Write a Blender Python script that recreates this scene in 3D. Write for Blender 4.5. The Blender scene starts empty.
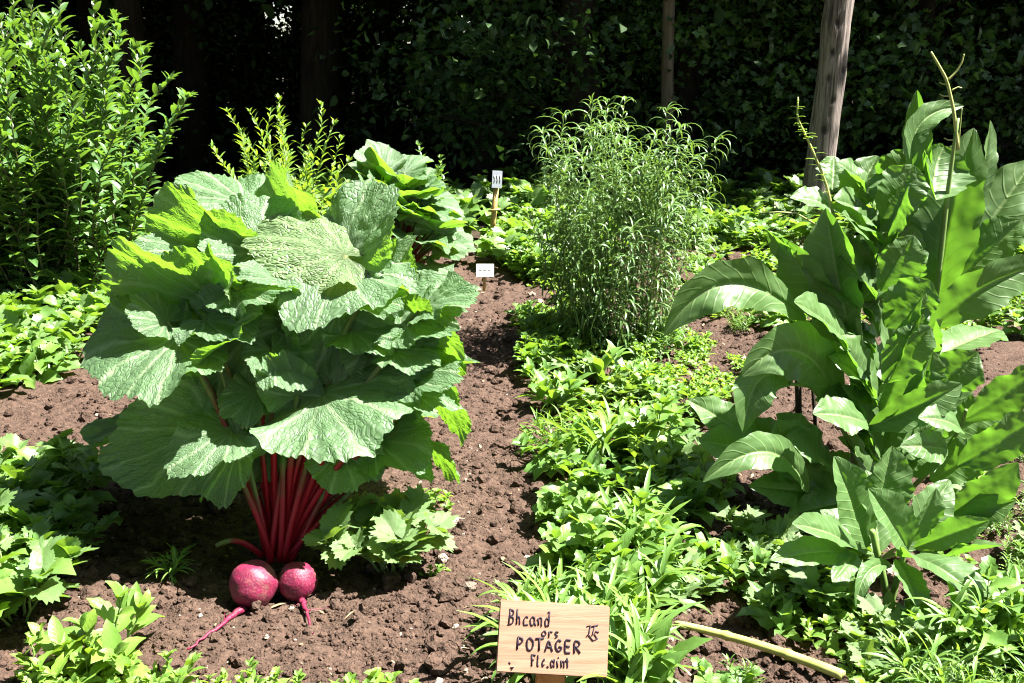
import bpy, math, random
import numpy as np
from math import pi, sin, cos, radians

# ------------------------------------------------------------------ scene
scene = bpy.context.scene
COL = scene.collection
PITCH, FPX, CAMZ = radians(16.0), 1000.0, 1.35
cp, sp = cos(PITCH), sin(PITCH)


def ray(px, py):
    dx, dy = (px - 512.0) / FPX, (341.5 - py) / FPX
    return np.array([dx, cp + dy * sp, -sp + dy * cp])


def A(px, py, Y):
    """the point seen at that pixel at world distance Y"""
    d = ray(px, py)
    return np.array([0, 0, CAMZ]) + d * (Y / d[1])


def G(px, py):
    """the ground point seen at that pixel"""
    d = ray(px, py)
    z = 0.0
    for _ in range(8):
        p = np.array([0, 0, CAMZ]) + d * ((CAMZ - z) / -d[2]); z = float(gh(p[0], p[1]))
    return p


def nrm(v):
    v = np.asarray(v, float)
    return v / (np.linalg.norm(v, axis=-1, keepdims=True) + 1e-12)


# ------------------------------------------------------------------ noise
_tab = np.random.RandomState(7).rand(256, 256)


def vnoise(x, y):
    x = np.asarray(x, float); y = np.asarray(y, float)
    xi, yi = np.floor(x).astype(int), np.floor(y).astype(int)
    fx, fy = x - xi, y - yi
    fx = fx * fx * (3 - 2 * fx); fy = fy * fy * (3 - 2 * fy)
    a = _tab[xi % 256, yi % 256]; b = _tab[(xi + 1) % 256, yi % 256]
    c = _tab[xi % 256, (yi + 1) % 256]; d = _tab[(xi + 1) % 256, (yi + 1) % 256]
    return (a + (b - a) * fx) * (1 - fy) + (c + (d - c) * fx) * fy - 0.5


def gh(x, y):
    """smooth ground height"""
    return 0.035 * vnoise(x * 1.3 + 5, y * 1.3 + 9) + 0.05 * vnoise(x * 0.45 + 50, y * 0.45 + 3)


def ghd(x, y):
    """ground height with clods"""
    z = gh(x, y)
    near = np.clip((9.0 - y) / 2.0, 0.15, 1)
    c1 = vnoise(x * 9 + 1.3, y * 9) ; c2 = vnoise(x * 22 + 7, y * 22 + 3); c3 = vnoise(x * 55, y * 55 + 11)
    r1 = 0.5 - np.abs(vnoise(x * 15 + 3, y * 15 + 8)) * 2
    z = z + near * (0.030 * c1 + 0.020 * c2 + 0.012 * c3 + 0.010 * r1)
    return z


# ------------------------------------------------------------------ mesh builder
class MB:
    def __init__(s):
        s.v, s.uv, s.t, s.q, s.qm, s.tr, s.tm, s.n = [], [], [], [], [], [], [], 0

    def add(s, v, quads=None, tris=None, uv=None, tint=0.5, mat=0):
        v = np.asarray(v, float).reshape(-1, 3); n = len(v)
        s.v.append(v)
        s.uv.append(np.zeros((n, 2)) if uv is None else np.asarray(uv, float).reshape(-1, 2))
        s.t.append(np.broadcast_to(np.asarray(tint, float).reshape(-1), (n,)) if np.ndim(tint) else np.full(n, tint))
        if quads is not None and len(quads):
            q = np.asarray(quads, int) + s.n; s.q.append(q); s.qm.append(np.full(len(q), mat))
        if tris is not None and len(tris):
            q = np.asarray(tris, int) + s.n; s.tr.append(q); s.tm.append(np.full(len(q), mat))
        s.n += n

    def build(s, name, mats, parent=None, loc=(0, 0, 0), smooth=True):
        """mesh data relative to loc; a parented part sits at its parent's origin"""
        loc = np.asarray(loc, float)
        v = np.concatenate(s.v) - loc; uv = np.concatenate(s.uv); t = np.concatenate(s.t)
        q = np.concatenate(s.q) if s.q else np.zeros((0, 4), int)
        tr = np.concatenate(s.tr) if s.tr else np.zeros((0, 3), int)
        mi = np.concatenate(([np.concatenate(s.qm)] if s.qm else []) + ([np.concatenate(s.tm)] if s.tm else []))
        loops = np.concatenate([q.ravel(), tr.ravel()])
        starts = np.concatenate([np.arange(len(q)) * 4, len(q) * 4 + np.arange(len(tr)) * 3])
        me = bpy.data.meshes.new(name)
        me.vertices.add(len(v)); me.vertices.foreach_set('co', v.astype(np.float32).ravel())
        me.loops.add(len(loops)); me.loops.foreach_set('vertex_index', loops.astype(np.int32))
        me.polygons.add(len(starts)); me.polygons.foreach_set('loop_start', starts.astype(np.int32))
        me.polygons.foreach_set('material_index', mi.astype(np.int32))
        me.polygons.foreach_set('use_smooth', np.full(len(starts), smooth))
        me.update(calc_edges=True)
        ul = me.uv_layers.new(name='UVMap'); ul.data.foreach_set('uv', uv[loops].astype(np.float32).ravel())
        at = me.attributes.new('tint', 'FLOAT', 'POINT'); at.data.foreach_set('value', t.astype(np.float32))
        for m in (mats if isinstance(mats, (list, tuple)) else [mats]):
            me.materials.append(m)
        o = bpy.data.objects.new(name, me); COL.objects.link(o)
        if parent is not None:
            o.parent = parent
        else:
            o.location = loc
        return o


def tag(o, label=None, cat=None, group=None, kind=None):
    for k, x in (('label', label), ('category', cat), ('group', group), ('kind', kind)):
        if x:
            o[k] = x
    return o


def empty(name, loc, label=None, cat=None, group=None, rz=0.0):
    o = bpy.data.objects.new(name, None); COL.objects.link(o)
    o.location = tuple(loc); o.rotation_euler = (0, 0, rz); o.empty_display_size = 0.1
    return tag(o, label, cat, group)


def dup(root, loc, rz=0.0, sc=1.0, label=None, group=None, tilt=(0, 0)):
    r = root.copy(); COL.objects.link(r)
    r.location = tuple(loc); r.rotation_euler = (tilt[0], tilt[1], rz); r.scale = (sc, sc, sc)
    if label: r['label'] = label
    if group: r['group'] = group
    for ch in root.children:
        c = ch.copy(); COL.objects.link(c); c.parent = r
        for g in ch.children:
            d = g.copy(); COL.objects.link(d); d.parent = c
    return r


# ------------------------------------------------------------------ shapes
def tube(mb, P, R, sides=6, tint=0.5, mat=0, cap=True, flat=1.0):
    P = np.asarray(P, float); K = len(P)
    R = np.broadcast_to(np.asarray(R, float), (K,))
    T = nrm(np.gradient(P, axis=0))
    ref = np.array([0.13, 0.97, 0.21]) if abs(T[0][2]) > 0.8 else np.array([0.1, 0.05, 1.0])
    B = nrm(np.cross(T, ref)); N = np.cross(B, T)
    a = np.linspace(0, 2 * pi, sides, endpoint=False)
    V = P[:, None, :] + R[:, None, None] * (np.cos(a)[None, :, None] * B[:, None, :] + flat * np.sin(a)[None, :, None] * N[:, None, :])
    i = np.arange(K - 1)[:, None] * sides; j = np.arange(sides)[None, :]; j2 = (j + 1) % sides
    q = np.stack([i + j, i + j2, i + sides + j2, i + sides + j], -1).reshape(-1, 4)
    u = np.repeat(np.linspace(0, 1, K), sides)
    uv = np.stack([u, np.tile(np.linspace(0, 1, sides), K)], -1)
    tris = None
    V = V.reshape(-1, 3)
    if cap:
        c0, c1 = len(V), len(V) + 1
        V = np.concatenate([V, P[:1], P[-1:]]); uv = np.concatenate([uv, [[0, .5], [1, .5]]])
        tris = [(c0, (k + 1) % sides, k) for k in range(sides)] + [(c1, (K - 1) * sides + k, (K - 1) * sides + (k + 1) % sides) for k in range(sides)]
    mb.add(V, q, tris, uv, tint, mat)


def bez(p0, p1, p2, n=12, p3=None):
    t = np.linspace(0, 1, n)[:, None]
    p0, p1, p2 = (np.asarray(p, float) for p in (p0, p1, p2))
    if p3 is None:
        return (1 - t) ** 2 * p0 + 2 * t * (1 - t) * p1 + t * t * p2
    p3 = np.asarray(p3, float)
    return (1 - t) ** 3 * p0 + 3 * t * (1 - t) ** 2 * p1 + 3 * t * t * (1 - t) * p2 + t ** 3 * p3


def grid_quads(nu, nv):
    i, j = np.meshgrid(np.arange(nu - 1), np.arange(nv - 1), indexing='ij')
    a = i * nv + j
    return np.stack([a, a + nv, a + nv + 1, a + 1], -1).reshape(-1, 4)


def palm_leaf(mb, J, T, w=1.0, n=(0, -.4, .9), bend=0.6, cup=0.0, ruffle=0.10, roundness=0.68, seed=0, tint=0.5, nth=241, nr=30, mat=0, teeth=1.0, pleat=1.0):
    """large palmate leaf: J where the stalk meets the blade, T the tip, n the way its upper side faces"""
    rs = np.random.RandomState(seed)
    J, T = np.asarray(J, float), np.asarray(T, float)
    L = np.linalg.norm(T - J)
    a = (T - J) / L
    n = nrm(np.asarray(n, float)); n = nrm(n - a * n.dot(a)); b = np.cross(n, a)
    th = np.linspace(-radians(150), radians(150), nth)[:, None]
    s = np.linspace(0.02, 1, nr)[None, :]
    R = roundness + (1 - roundness) * np.cos(th * 0.9)
    tri = lambda x: np.abs((x / pi) % 2 - 1)
    R = R * (1 - .40 * np.clip((np.abs(th) - 2.05) / .55, 0, 1) ** 2)
    edge = 0.025 * np.sin(5 * th + rs.rand() * 6) + 0.025 * np.sin(9 * th + rs.rand() * 6) + teeth * (0.03 * np.abs(np.sin(13 * th + rs.rand())) + 0.028 * tri(47 * th + 1.0 + 2 * np.sin(7 * th)))
    R = R * (1 + edge * s ** 2)
    r = s * R
    x = r * np.cos(th); y = w * r * np.sin(th)
    thj = th + .12 * vnoise(th * 4 + seed, s * 5) + .22 * s * vnoise(th * 2 + seed * 2.7, s * 2.2 + 4)
    # ruffles
    f = sum(am * np.sin(k * th * (1 + 0.04 * rs.randn()) + rs.rand() * 6.3) for k, am in ((3, .7), (5, .9), (8, .75), (12, .4), (19, .16)))
    h = ruffle * s ** 2.6 * f * 0.62
    # pleats between the veins
    pv = np.abs(np.sin(6.0 * thj + 0.15 * np.sin(9 * s)))
    p2 = np.abs(np.sin(14.0 * thj + 1.0 * s + rs.rand() * .6))
    sm = np.clip((s - .25) / .4, 0, 1)
    h = h + pleat * 0.010 * pv ** .7 * np.sin(pi * np.clip(s, 0, .97)) ** .6 + pleat * 0.006 * p2 * sm * (1 - .5 * s)
    h = h + .012 * np.sin(57 * th + 5 * vnoise(th * 3 + seed, s * 2)) * s ** 7 + .008 * np.sin(83 * th + seed) * s ** 9
    h = h + .004 * np.abs(np.sin(31 * thj + .5)) * np.clip((s - .4) / .3, 0, 1)
    # crinkle
    h = h + 0.034 * vnoise(x * 9 + seed * 3.1, y * 9 + 11) + 0.014 * vnoise(x * 21 + seed, y * 21 + 5)
    h = h + cup * (y ** 2 + 0.3 * x ** 2) + 0.10 * np.clip(np.abs(th) - 1.9, 0, 2) * s
    y = y * (1 - 0.15 * ruffle * 5 * s ** 2)
    bd = bend if abs(bend) > 1e-3 else 1e-3
    ang = bd * x
    X = np.sin(ang) / bd - h * np.sin(ang) * -1.0 * -1.0
    Z = -(1 - np.cos(ang)) / bd + h * np.cos(ang)
    # keep the chord J->T
    ct, st = cos(bd / 2), sin(bd / 2)
    Xc, Zc = X * ct - Z * st * -1 * -1, X * st + Z * ct
    V = J + L * (Xc[..., None] * a + y[..., None] * b + Zc[..., None] * n)
    uv = np.stack([np.broadcast_to(th / (2 * pi) + .5, r.shape), np.broadcast_to(s, r.shape)], -1)
    mb.add(V, grid_quads(nth, nr)[:, ::-1], None, uv, tint, mat)


def long_leaf(mb, P0, P1, w, n=(0, -.6, .8), mid=None, bend=0.0, fold=0.15, wave=0.06, twist=0.0, tipp=1.0, seed=0, tint=0.5, nu=72, nv=21, mat=0, belly=0.50, cup=0.0, petiole=0.0):
    """elliptic pointed leaf along a midrib from P0 to P1; w is its full width in metres"""
    rs = np.random.RandomState(seed)
    P0, P1 = np.asarray(P0, float), np.asarray(P1, float)
    L = np.linalg.norm(P1 - P0)
    n = nrm(np.asarray(n, float))
    M = (P0 + P1) / 2 + n * bend * L if mid is None else 2 * np.asarray(mid, float) - (P0 + P1) / 2
    C = bez(P0, M, P1, nu)
    t = np.linspace(0, 1, nu)
    Tn = nrm(np.gradient(C, axis=0))
    N = nrm(n[None] - Tn * (Tn @ n)[:, None]); B = np.cross(N, Tn)
    if twist:
        an = (twist * t)[:, None]
        N, B = N * np.cos(an) + B * np.sin(an), B * np.cos(an) - N * np.sin(an)
    k = math.log(.5) / math.log(belly)
    tt = np.clip((t - petiole) / (1 - petiole), 0, 1)
    prof = np.sin(pi * tt ** k) ** (0.62) * (1 - 0.35 * np.clip((tt - .75) / .25, 0, 1) ** 1.5 * tipp)
    prof = np.maximum(prof, 0.035)
    prof[-1] = 0.008
    v = np.linspace(-1, 1, nv)[None, :]
    tv = t[:, None]
    ed = 1 + 0.03 * np.abs(np.sin(44 * tv + np.sign(v))) * np.abs(v) ** 4 + 0.05 * np.sin(31 * tv + 2 * np.sign(v) + rs.rand() * 6) * np.abs(v) ** 2 + 0.05 * np.sin(13 * tv + rs.rand() * 6) * np.abs(v)
    hw = (w / 2) * prof[:, None] * np.broadcast_to(ed, (nu, nv))
    wv = np.zeros((nu, nv))
    for kk, am in ((2.2, 1), (4.3, .7), (7.1, .3), (11.0, .08)):
        for sg in (-1, 1):
            ph = rs.rand() * 6.3
            wv = wv + np.where(v * sg > 0, am * np.sin(kk * pi * tv + ph), 0) * np.abs(v) ** 1.8
    side = 0.010 * np.abs(np.sin(pi * (tv * 9 - np.abs(v) * 1.6))) * np.abs(v) ** .5 * (1 - np.abs(v) ** 4)
    cr = 0.036 * vnoise(tv * 12 + seed * 2.3, v * 4 + 3) + 0.012 * vnoise(tv * 34 + seed, v * 11)
    fr = .03 * np.sin(46 * tv + 3 * vnoise(tv * 5 + seed, np.sign(v) * 3)) * np.abs(v) ** 5
    rib = -.10 * np.exp(-(v * 7) ** 2) * np.ones_like(tv)
    h = hw * (rib + fr + np.abs(v) * fold + cup * v ** 2 + side * 1.1 + cr * 1.6) + w * wave * wv * prof[:, None]
    V = C[:, None, :] + (v * hw * cos(min(abs(fold), 1.2) * .6))[..., None] * B[:, None, :] + h[..., None] * N[:, None, :]
    uv = np.stack([np.broadcast_to(tv, (nu, nv)), np.broadcast_to(v * .5 + .5, (nu, nv))], -1)
    mb.add(V, grid_quads(nu, nv)[:, ::-1], None, uv, tint, mat)


# ---- small-leaf templates: x 0..1 along, y -.5...5 across, z up; front face up
def t_lance(nu=6, nv=3, belly=.4, teeth=0.0, power=.8):
    t = np.linspace(0, 1, nu); k = math.log(.5) / math.log(belly)
    pr = np.sin(pi * t ** k) ** power; pr[0] = .06; pr[-1] = .01
    v = np.linspace(-1, 1, nv)
    tt = 1 + teeth * np.where(np.arange(nu) % 2 == 0, 1, -1)
    Y = .5 * (pr * tt)[:, None] * v[None]
    X = np.broadcast_to(t[:, None], Y.shape) + teeth * .25 * np.abs(v)[None] ** 2 * (np.arange(nu) % 2 == 0)[:, None]
    Z = np.abs(v)[None] * .10 * pr[:, None] + 0.04 * np.sin(11 * t)[:, None] * v[None] ** 2
    uv = np.stack([np.broadcast_to(t[:, None], Y.shape), np.broadcast_to(v[None] * .5 + .5, Y.shape)], -1)
    return np.stack([X, Y, Z], -1).reshape(-1, 3), uv.reshape(-1, 2), grid_quads(nu, nv)[:, ::-1] if False else grid_quads(nu, nv)


def t_lobed(lobes=5, nth=41, nr=5, depth=.35, seed=1, teeth=.07):
    rs = np.random.RandomState(seed)
    th = np.linspace(-radians(150), radians(150), nth)[:, None]; s = np.linspace(.03, 1, nr)[None]
    R = .55 * (.72 + .28 * np.cos(th)) * (1 - depth * (.5 - .5 * np.cos(th * lobes * 1.2 + pi)) * s ** 1.5) * (1 + teeth * np.where(np.arange(nth) % 2 == 0, 1, -1)[:, None] * s ** 3)
    R = R / R.max() * .6
    X = .28 + s * R * np.cos(th) * 1.2; Y = s * R * np.sin(th)
    Z = .06 * np.sin(3 * th + rs.rand() * 6) * s ** 2 + .04 * np.abs(np.sin(2.5 * th)) * s
    uv = np.stack([np.broadcast_to(th / (2 * pi) + .5, X.shape), np.broadcast_to(s, X.shape)], -1)
    return np.stack([X, Y, Z], -1).reshape(-1, 3), uv.reshape(-1, 2), grid_quads(nth, nr)


def batch(mb, tm, P, D, N, L, W, bend=0.5, tint=0.5, mat=0, fold=0.0):
    tv, tuv, tq = tm
    P = np.asarray(P, float).reshape(-1, 3); K = len(P)
    if K == 0: return
    D = nrm(np.broadcast_to(np.asarray(D, float), (K, 3))); N = np.broadcast_to(np.asarray(N, float), (K, 3))
    N = nrm(N - D * (N * D).sum(1, keepdims=True)); B = np.cross(N, D)
    L = np.broadcast_to(np.asarray(L, float), (K,))[:, None]; W = np.broadcast_to(np.asarray(W, float), (K,))[:, None]
    bd = np.broadcast_to(np.asarray(bend, float), (K,))[:, None]; bd = np.where(np.abs(bd) < 1e-3, 1e-3, bd)
    x, y, z = tv[:, 0][None], tv[:, 1][None], tv[:, 2][None]
    an = bd * x; zz = z + fold * np.abs(y)
    X = L * (np.sin(an) / bd) + W * zz * np.sin(an)
    Z = -L * (1 - np.cos(an)) / bd + W * zz * np.cos(an)
    V = P[:, None] + X[..., None] * D[:, None] + (W * y)[..., None] * B[:, None] + Z[..., None] * N[:, None]
    q = (tq[None] + (np.arange(K) * len(tv))[:, None, None]).reshape(-1, 4)
    uv = np.tile(tuv, (K, 1))
    ti = np.repeat(np.broadcast_to(np.asarray(tint, float), (K,)), len(tv))
    mb.add(V.reshape(-1, 3), q, None, uv, ti, mat)


# ------------------------------------------------------------------ materials
def newmat(name):
    m = bpy.data.materials.new(name); m.use_nodes = True
    nt = m.node_tree; nt.nodes.clear()
    return m, nt, (lambda ty, **kw: _node(nt, ty, kw)), nt.links.new


def _node(nt, ty, kw):
    nd = nt.nodes.new(ty)
    for k, v in kw.items():
        if k.startswith('i_'):
            nd.inputs[k[2:].replace('_', ' ')].default_value = v
        else:
            setattr(nd, k, v)
    return nd


def mth(N, lk, op, a, b=None, c=None, clamp=False):
    nd = N('ShaderNodeMath', operation=op, use_clamp=clamp)
    for i, x in enumerate((a, b, c)):
        if x is None: continue
        if isinstance(x, (int, float)): nd.inputs[i].default_value = x
        else: lk(x, nd.inputs[i])
    return nd.outputs[0]


def mixc(N, lk, f, a, b, blend='MIX'):
    nd = N('ShaderNodeMix', data_type='RGBA', blend_type=blend)
    for s, x in ((0, f), (6, a), (7, b)):
        if isinstance(x, (int, float)): nd.inputs[s].default_value = x
        elif isinstance(x, (tuple, list)): nd.inputs[s].default_value = (*x, 1)
        else: lk(x, nd.inputs[s])
    return nd.outputs[2]


def ramp(N, lk, f, stops):
    nd = N('ShaderNodeValToRGB'); cr = nd.color_ramp
    while len(cr.elements) < len(stops): cr.elements.new(.5)
    for e, (p, c) in zip(cr.elements, stops):
        e.position = p; e.color = (*c, 1) if len(c) == 3 else c
    lk(f, nd.inputs[0])
    return nd.outputs[0]


def leaf_mat(name, top, under, vein=(.25, .35, .12), kind='pinnate', trans=.35, tcol=None, rough=.45, spec=.5, nveins=9, veinmix=.5, bump=.5, var=.35, alt=None, crinkle=1.0, bdist=.004, tvein=.4, veind=.8):
    m, nt, N, lk = newmat(name)
    uv = N('ShaderNodeUVMap', uv_map='UVMap'); sx = N('ShaderNodeSeparateXYZ'); lk(uv.outputs[0], sx.inputs[0])
    u, v = sx.outputs[0], sx.outputs[1]
    tex = N('ShaderNodeTexCoord'); geo = N('ShaderNodeNewGeometry')
    tin = N('ShaderNodeAttribute', attribute_name='tint').outputs['Fac']
    if kind == 'pinnate':
        av = mth(N, lk, 'ABSOLUTE', mth(N, lk, 'MULTIPLY_ADD', v, 2.0, -1.0))
        mid = mth(N, lk, 'SUBTRACT', 1.0, mth(N, lk, 'MULTIPLY', av, 14.0), clamp=True)
        ph = mth(N, lk, 'SUBTRACT', mth(N, lk, 'MULTIPLY', u, float(nveins)), mth(N, lk, 'MULTIPLY', av, 1.6))
        nw = N('ShaderNodeTexNoise', i_Scale=9.0, i_Detail=2.0); lk(tex.outputs['Object'], nw.inputs['Vector'])
        ph = mth(N, lk, 'ADD', ph, mth(N, lk, 'MULTIPLY', nw.outputs[0], 1.3))
        tri = mth(N, lk, 'PINGPONG', ph, .5)
        side = mth(N, lk, 'SUBTRACT', 1.0, mth(N, lk, 'MULTIPLY', tri, 11.0), clamp=True)
        side = mth(N, lk, 'MULTIPLY', side, mth(N, lk, 'SUBTRACT', 1.0, mth(N, lk, 'MULTIPLY', av, .7)))
        vm = mth(N, lk, 'MAXIMUM', mid, mth(N, lk, 'MULTIPLY', side, .7))
        pillow = mth(N, lk, 'MULTIPLY', mth(N, lk, 'MINIMUM', tri, .12), 4.0)
        comb = N('ShaderNodeCombineXYZ'); lk(mth(N, lk, 'MULTIPLY', u, 9.0), comb.inputs[0]); lk(mth(N, lk, 'MULTIPLY', v, 6.0), comb.inputs[1])
    elif kind == 'palmate':
        nz = N('ShaderNodeTexNoise', i_Scale=7.0, i_Detail=2.0); lk(tex.outputs['Object'], nz.inputs['Vector'])
        uu = mth(N, lk, 'ADD', mth(N, lk, 'SUBTRACT', u, .5), mth(N, lk, 'MULTIPLY', mth(N, lk, 'SUBTRACT', nz.outputs[0], .5), mth(N, lk, 'MULTIPLY_ADD', v, .07, .02)))
        def rays(k, v0, wid):
            t = mth(N, lk, 'PINGPONG', mth(N, lk, 'MULTIPLY', uu, float(k)), .5)
            wd = mth(N, lk, 'MULTIPLY_ADD', v, wid, 1.5)
            on = mth(N, lk, 'MULTIPLY', mth(N, lk, 'SUBTRACT', v, v0), 6.0, clamp=True)
            return t, mth(N, lk, 'MULTIPLY', mth(N, lk, 'SUBTRACT', 1.0, mth(N, lk, 'MULTIPLY', t, wd), clamp=True), on), on
        tri, pr, _o = rays(13, -.2, 11.0)
        t2, p2, o2 = rays(22, .20, 11.0)
        t3, p3, o3 = rays(44, .45, 8.0)
        vm = mth(N, lk, 'MAXIMUM', pr, mth(N, lk, 'MAXIMUM', mth(N, lk, 'MULTIPLY', p2, .7), mth(N, lk, 'MULTIPLY', p3, .45)))
        pillow = mth(N, lk, 'ADD', mth(N, lk, 'MULTIPLY', tri, .9), mth(N, lk, 'ADD', mth(N, lk, 'MULTIPLY', mth(N, lk, 'MULTIPLY', t2, o2), 1.0), mth(N, lk, 'MULTIPLY', mth(N, lk, 'MULTIPLY', t3, o3), .9)))
        cb2 = N('ShaderNodeCombineXYZ'); lk(mth(N, lk, 'MULTIPLY', uu, 115.0), cb2.inputs[0]); lk(mth(N, lk, 'MULTIPLY', v, 15.0), cb2.inputs[1])
        ve = N('ShaderNodeTexVoronoi', feature='DISTANCE_TO_EDGE', i_Scale=1.0, i_Randomness=.9); lk(cb2.outputs[0], ve.inputs['Vector'])
        ln = mth(N, lk, 'SUBTRACT', 1.0, mth(N, lk, 'MULTIPLY', ve.outputs['Distance'], 6.5), clamp=True)
        vd = mth(N, lk, 'MAXIMUM', mth(N, lk, 'MULTIPLY', p2, .8), mth(N, lk, 'MULTIPLY', ln, .5)); vm = mth(N, lk, 'MULTIPLY', pr, 1.0)
        pillow = mth(N, lk, 'ADD', mth(N, lk, 'MULTIPLY', tri, .7), mth(N, lk, 'MULTIPLY', mth(N, lk, 'MINIMUM', ve.outputs['Distance'], .22), 2.2))
        comb = N('ShaderNodeCombineXYZ'); lk(mth(N, lk, 'MULTIPLY', u, 60.0), comb.inputs[0]); lk(mth(N, lk, 'MULTIPLY', v, 14.0), comb.inputs[1])
    else:
        av = mth(N, lk, 'ABSOLUTE', mth(N, lk, 'MULTIPLY_ADD', v, 2.0, -1.0))
        vm = mth(N, lk, 'SUBTRACT', 1.0, mth(N, lk, 'MULTIPLY', av, 6.0), clamp=True)
        pillow = None
    no = N('ShaderNodeTexNoise', i_Scale=18.0, i_Detail=3.0); lk(tex.outputs['Object'], no.inputs['Vector'])
    f = mth(N, lk, 'ADD', mth(N, lk, 'MULTIPLY', tin, .65), mth(N, lk, 'MULTIPLY', no.outputs[0], .45))
    if alt is None: alt = (top[0] * 1.6, top[1] * 1.35, top[2] * .9)
    lo = tuple(c * (1 - var) for c in top); hi = tuple(c * (1 + var * .5) for c in top)
    tc = ramp(N, lk, f, [(.15, lo), (.55, hi), (.95, alt)])
    if kind == 'palmate': tc = mixc(N, lk, mth(N, lk, 'MULTIPLY', vd, veind), tc, tuple(c * .24 for c in top))
    tc = mixc(N, lk, mth(N, lk, 'MULTIPLY', vm, veinmix), tc, vein)
    uc = mixc(N, lk, mth(N, lk, 'MULTIPLY', vm, veinmix), under, tuple(min(1, c * 1.2) for c in vein))
    base = mixc(N, lk, geo.outputs['Backfacing'], tc, uc)
    pb = N('ShaderNodeBsdfPrincipled', i_Roughness=rough); pb.inputs['Specular IOR Level'].default_value = spec
    lk(base, pb.inputs['Base Color'])
    tl = N('ShaderNodeBsdfTranslucent')
    if tcol is None: tcol = (top[0] * 3.2, top[1] * 2.6, top[2] * .8)
    tcv = mixc(N, lk, mth(N, lk, 'MULTIPLY', vm, tvein), tcol, tuple(c * .45 for c in tcol))
    tcv = mixc(N, lk, mth(N, lk, 'MULTIPLY', no.outputs[0], .5), tcv, tuple(c * .6 for c in tcol))
    lk(tcv, tl.inputs['Color'])
    mx = N('ShaderNodeMixShader', i_Fac=trans); lk(pb.outputs[0], mx.inputs[1]); lk(tl.outputs[0], mx.inputs[2])
    if pillow is not None and bump:
        vo = N('ShaderNodeTexVoronoi', feature='SMOOTH_F1', i_Scale=85.0 if kind == 'palmate' else 1.0); lk(tex.outputs['Object'] if kind == 'palmate' else comb.outputs[0], vo.inputs['Vector'])
        hgt = mth(N, lk, 'SUBTRACT', mth(N, lk, 'MULTIPLY', pillow, .8), mth(N, lk, 'MULTIPLY', vo.outputs[0], .8 * crinkle))
        n2 = N('ShaderNodeTexNoise', i_Scale=70.0, i_Detail=3.0); lk(tex.outputs['Object'], n2.inputs['Vector'])
        hgt = mth(N, lk, 'ADD', hgt, mth(N, lk, 'MULTIPLY', n2.outputs[0], .5 * crinkle))
        bp = N('ShaderNodeBump', i_Strength=bump, i_Distance=bdist); lk(hgt, bp.inputs['Height'])
        lk(bp.outputs[0], pb.inputs['Normal'])
        if kind == 'palmate': lk(bp.outputs[0], tl.inputs['Normal'])
    out = N('ShaderNodeOutputMaterial'); lk(mx.outputs[0], out.inputs[0])
    return m


def plain_mat(name, col, col2=None, rough=.6, spec=.4, scale=20, bump=.2, bdist=.003, stretch=None, detail=4, metal=0):
    m, nt, N, lk = newmat(name)
    tex = N('ShaderNodeTexCoord'); vec = tex.outputs['Object']
    if stretch:
        mp = N('ShaderNodeMapping'); mp.inputs['Scale'].default_value = stretch; lk(vec, mp.inputs[0]); vec = mp.outputs[0]
    no = N('ShaderNodeTexNoise', i_Scale=float(scale), i_Detail=float(detail)); lk(vec, no.inputs['Vector'])
    c2 = col2 or tuple(c * .6 for c in col)
    c = ramp(N, lk, no.outputs[0], [(.3, c2), (.7, col)])
    pb = N('ShaderNodeBsdfPrincipled', i_Roughness=rough); pb.inputs['Specular IOR Level'].default_value = spec
    lk(c, pb.inputs['Base Color'])
    if bump:
        bp = N('ShaderNodeBump', i_Strength=bump, i_Distance=bdist); lk(no.outputs[0], bp.inputs['Height']); lk(bp.outputs[0], pb.inputs['Normal'])
    out = N('ShaderNodeOutputMaterial'); lk(pb.outputs[0], out.inputs[0])
    return m


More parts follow.
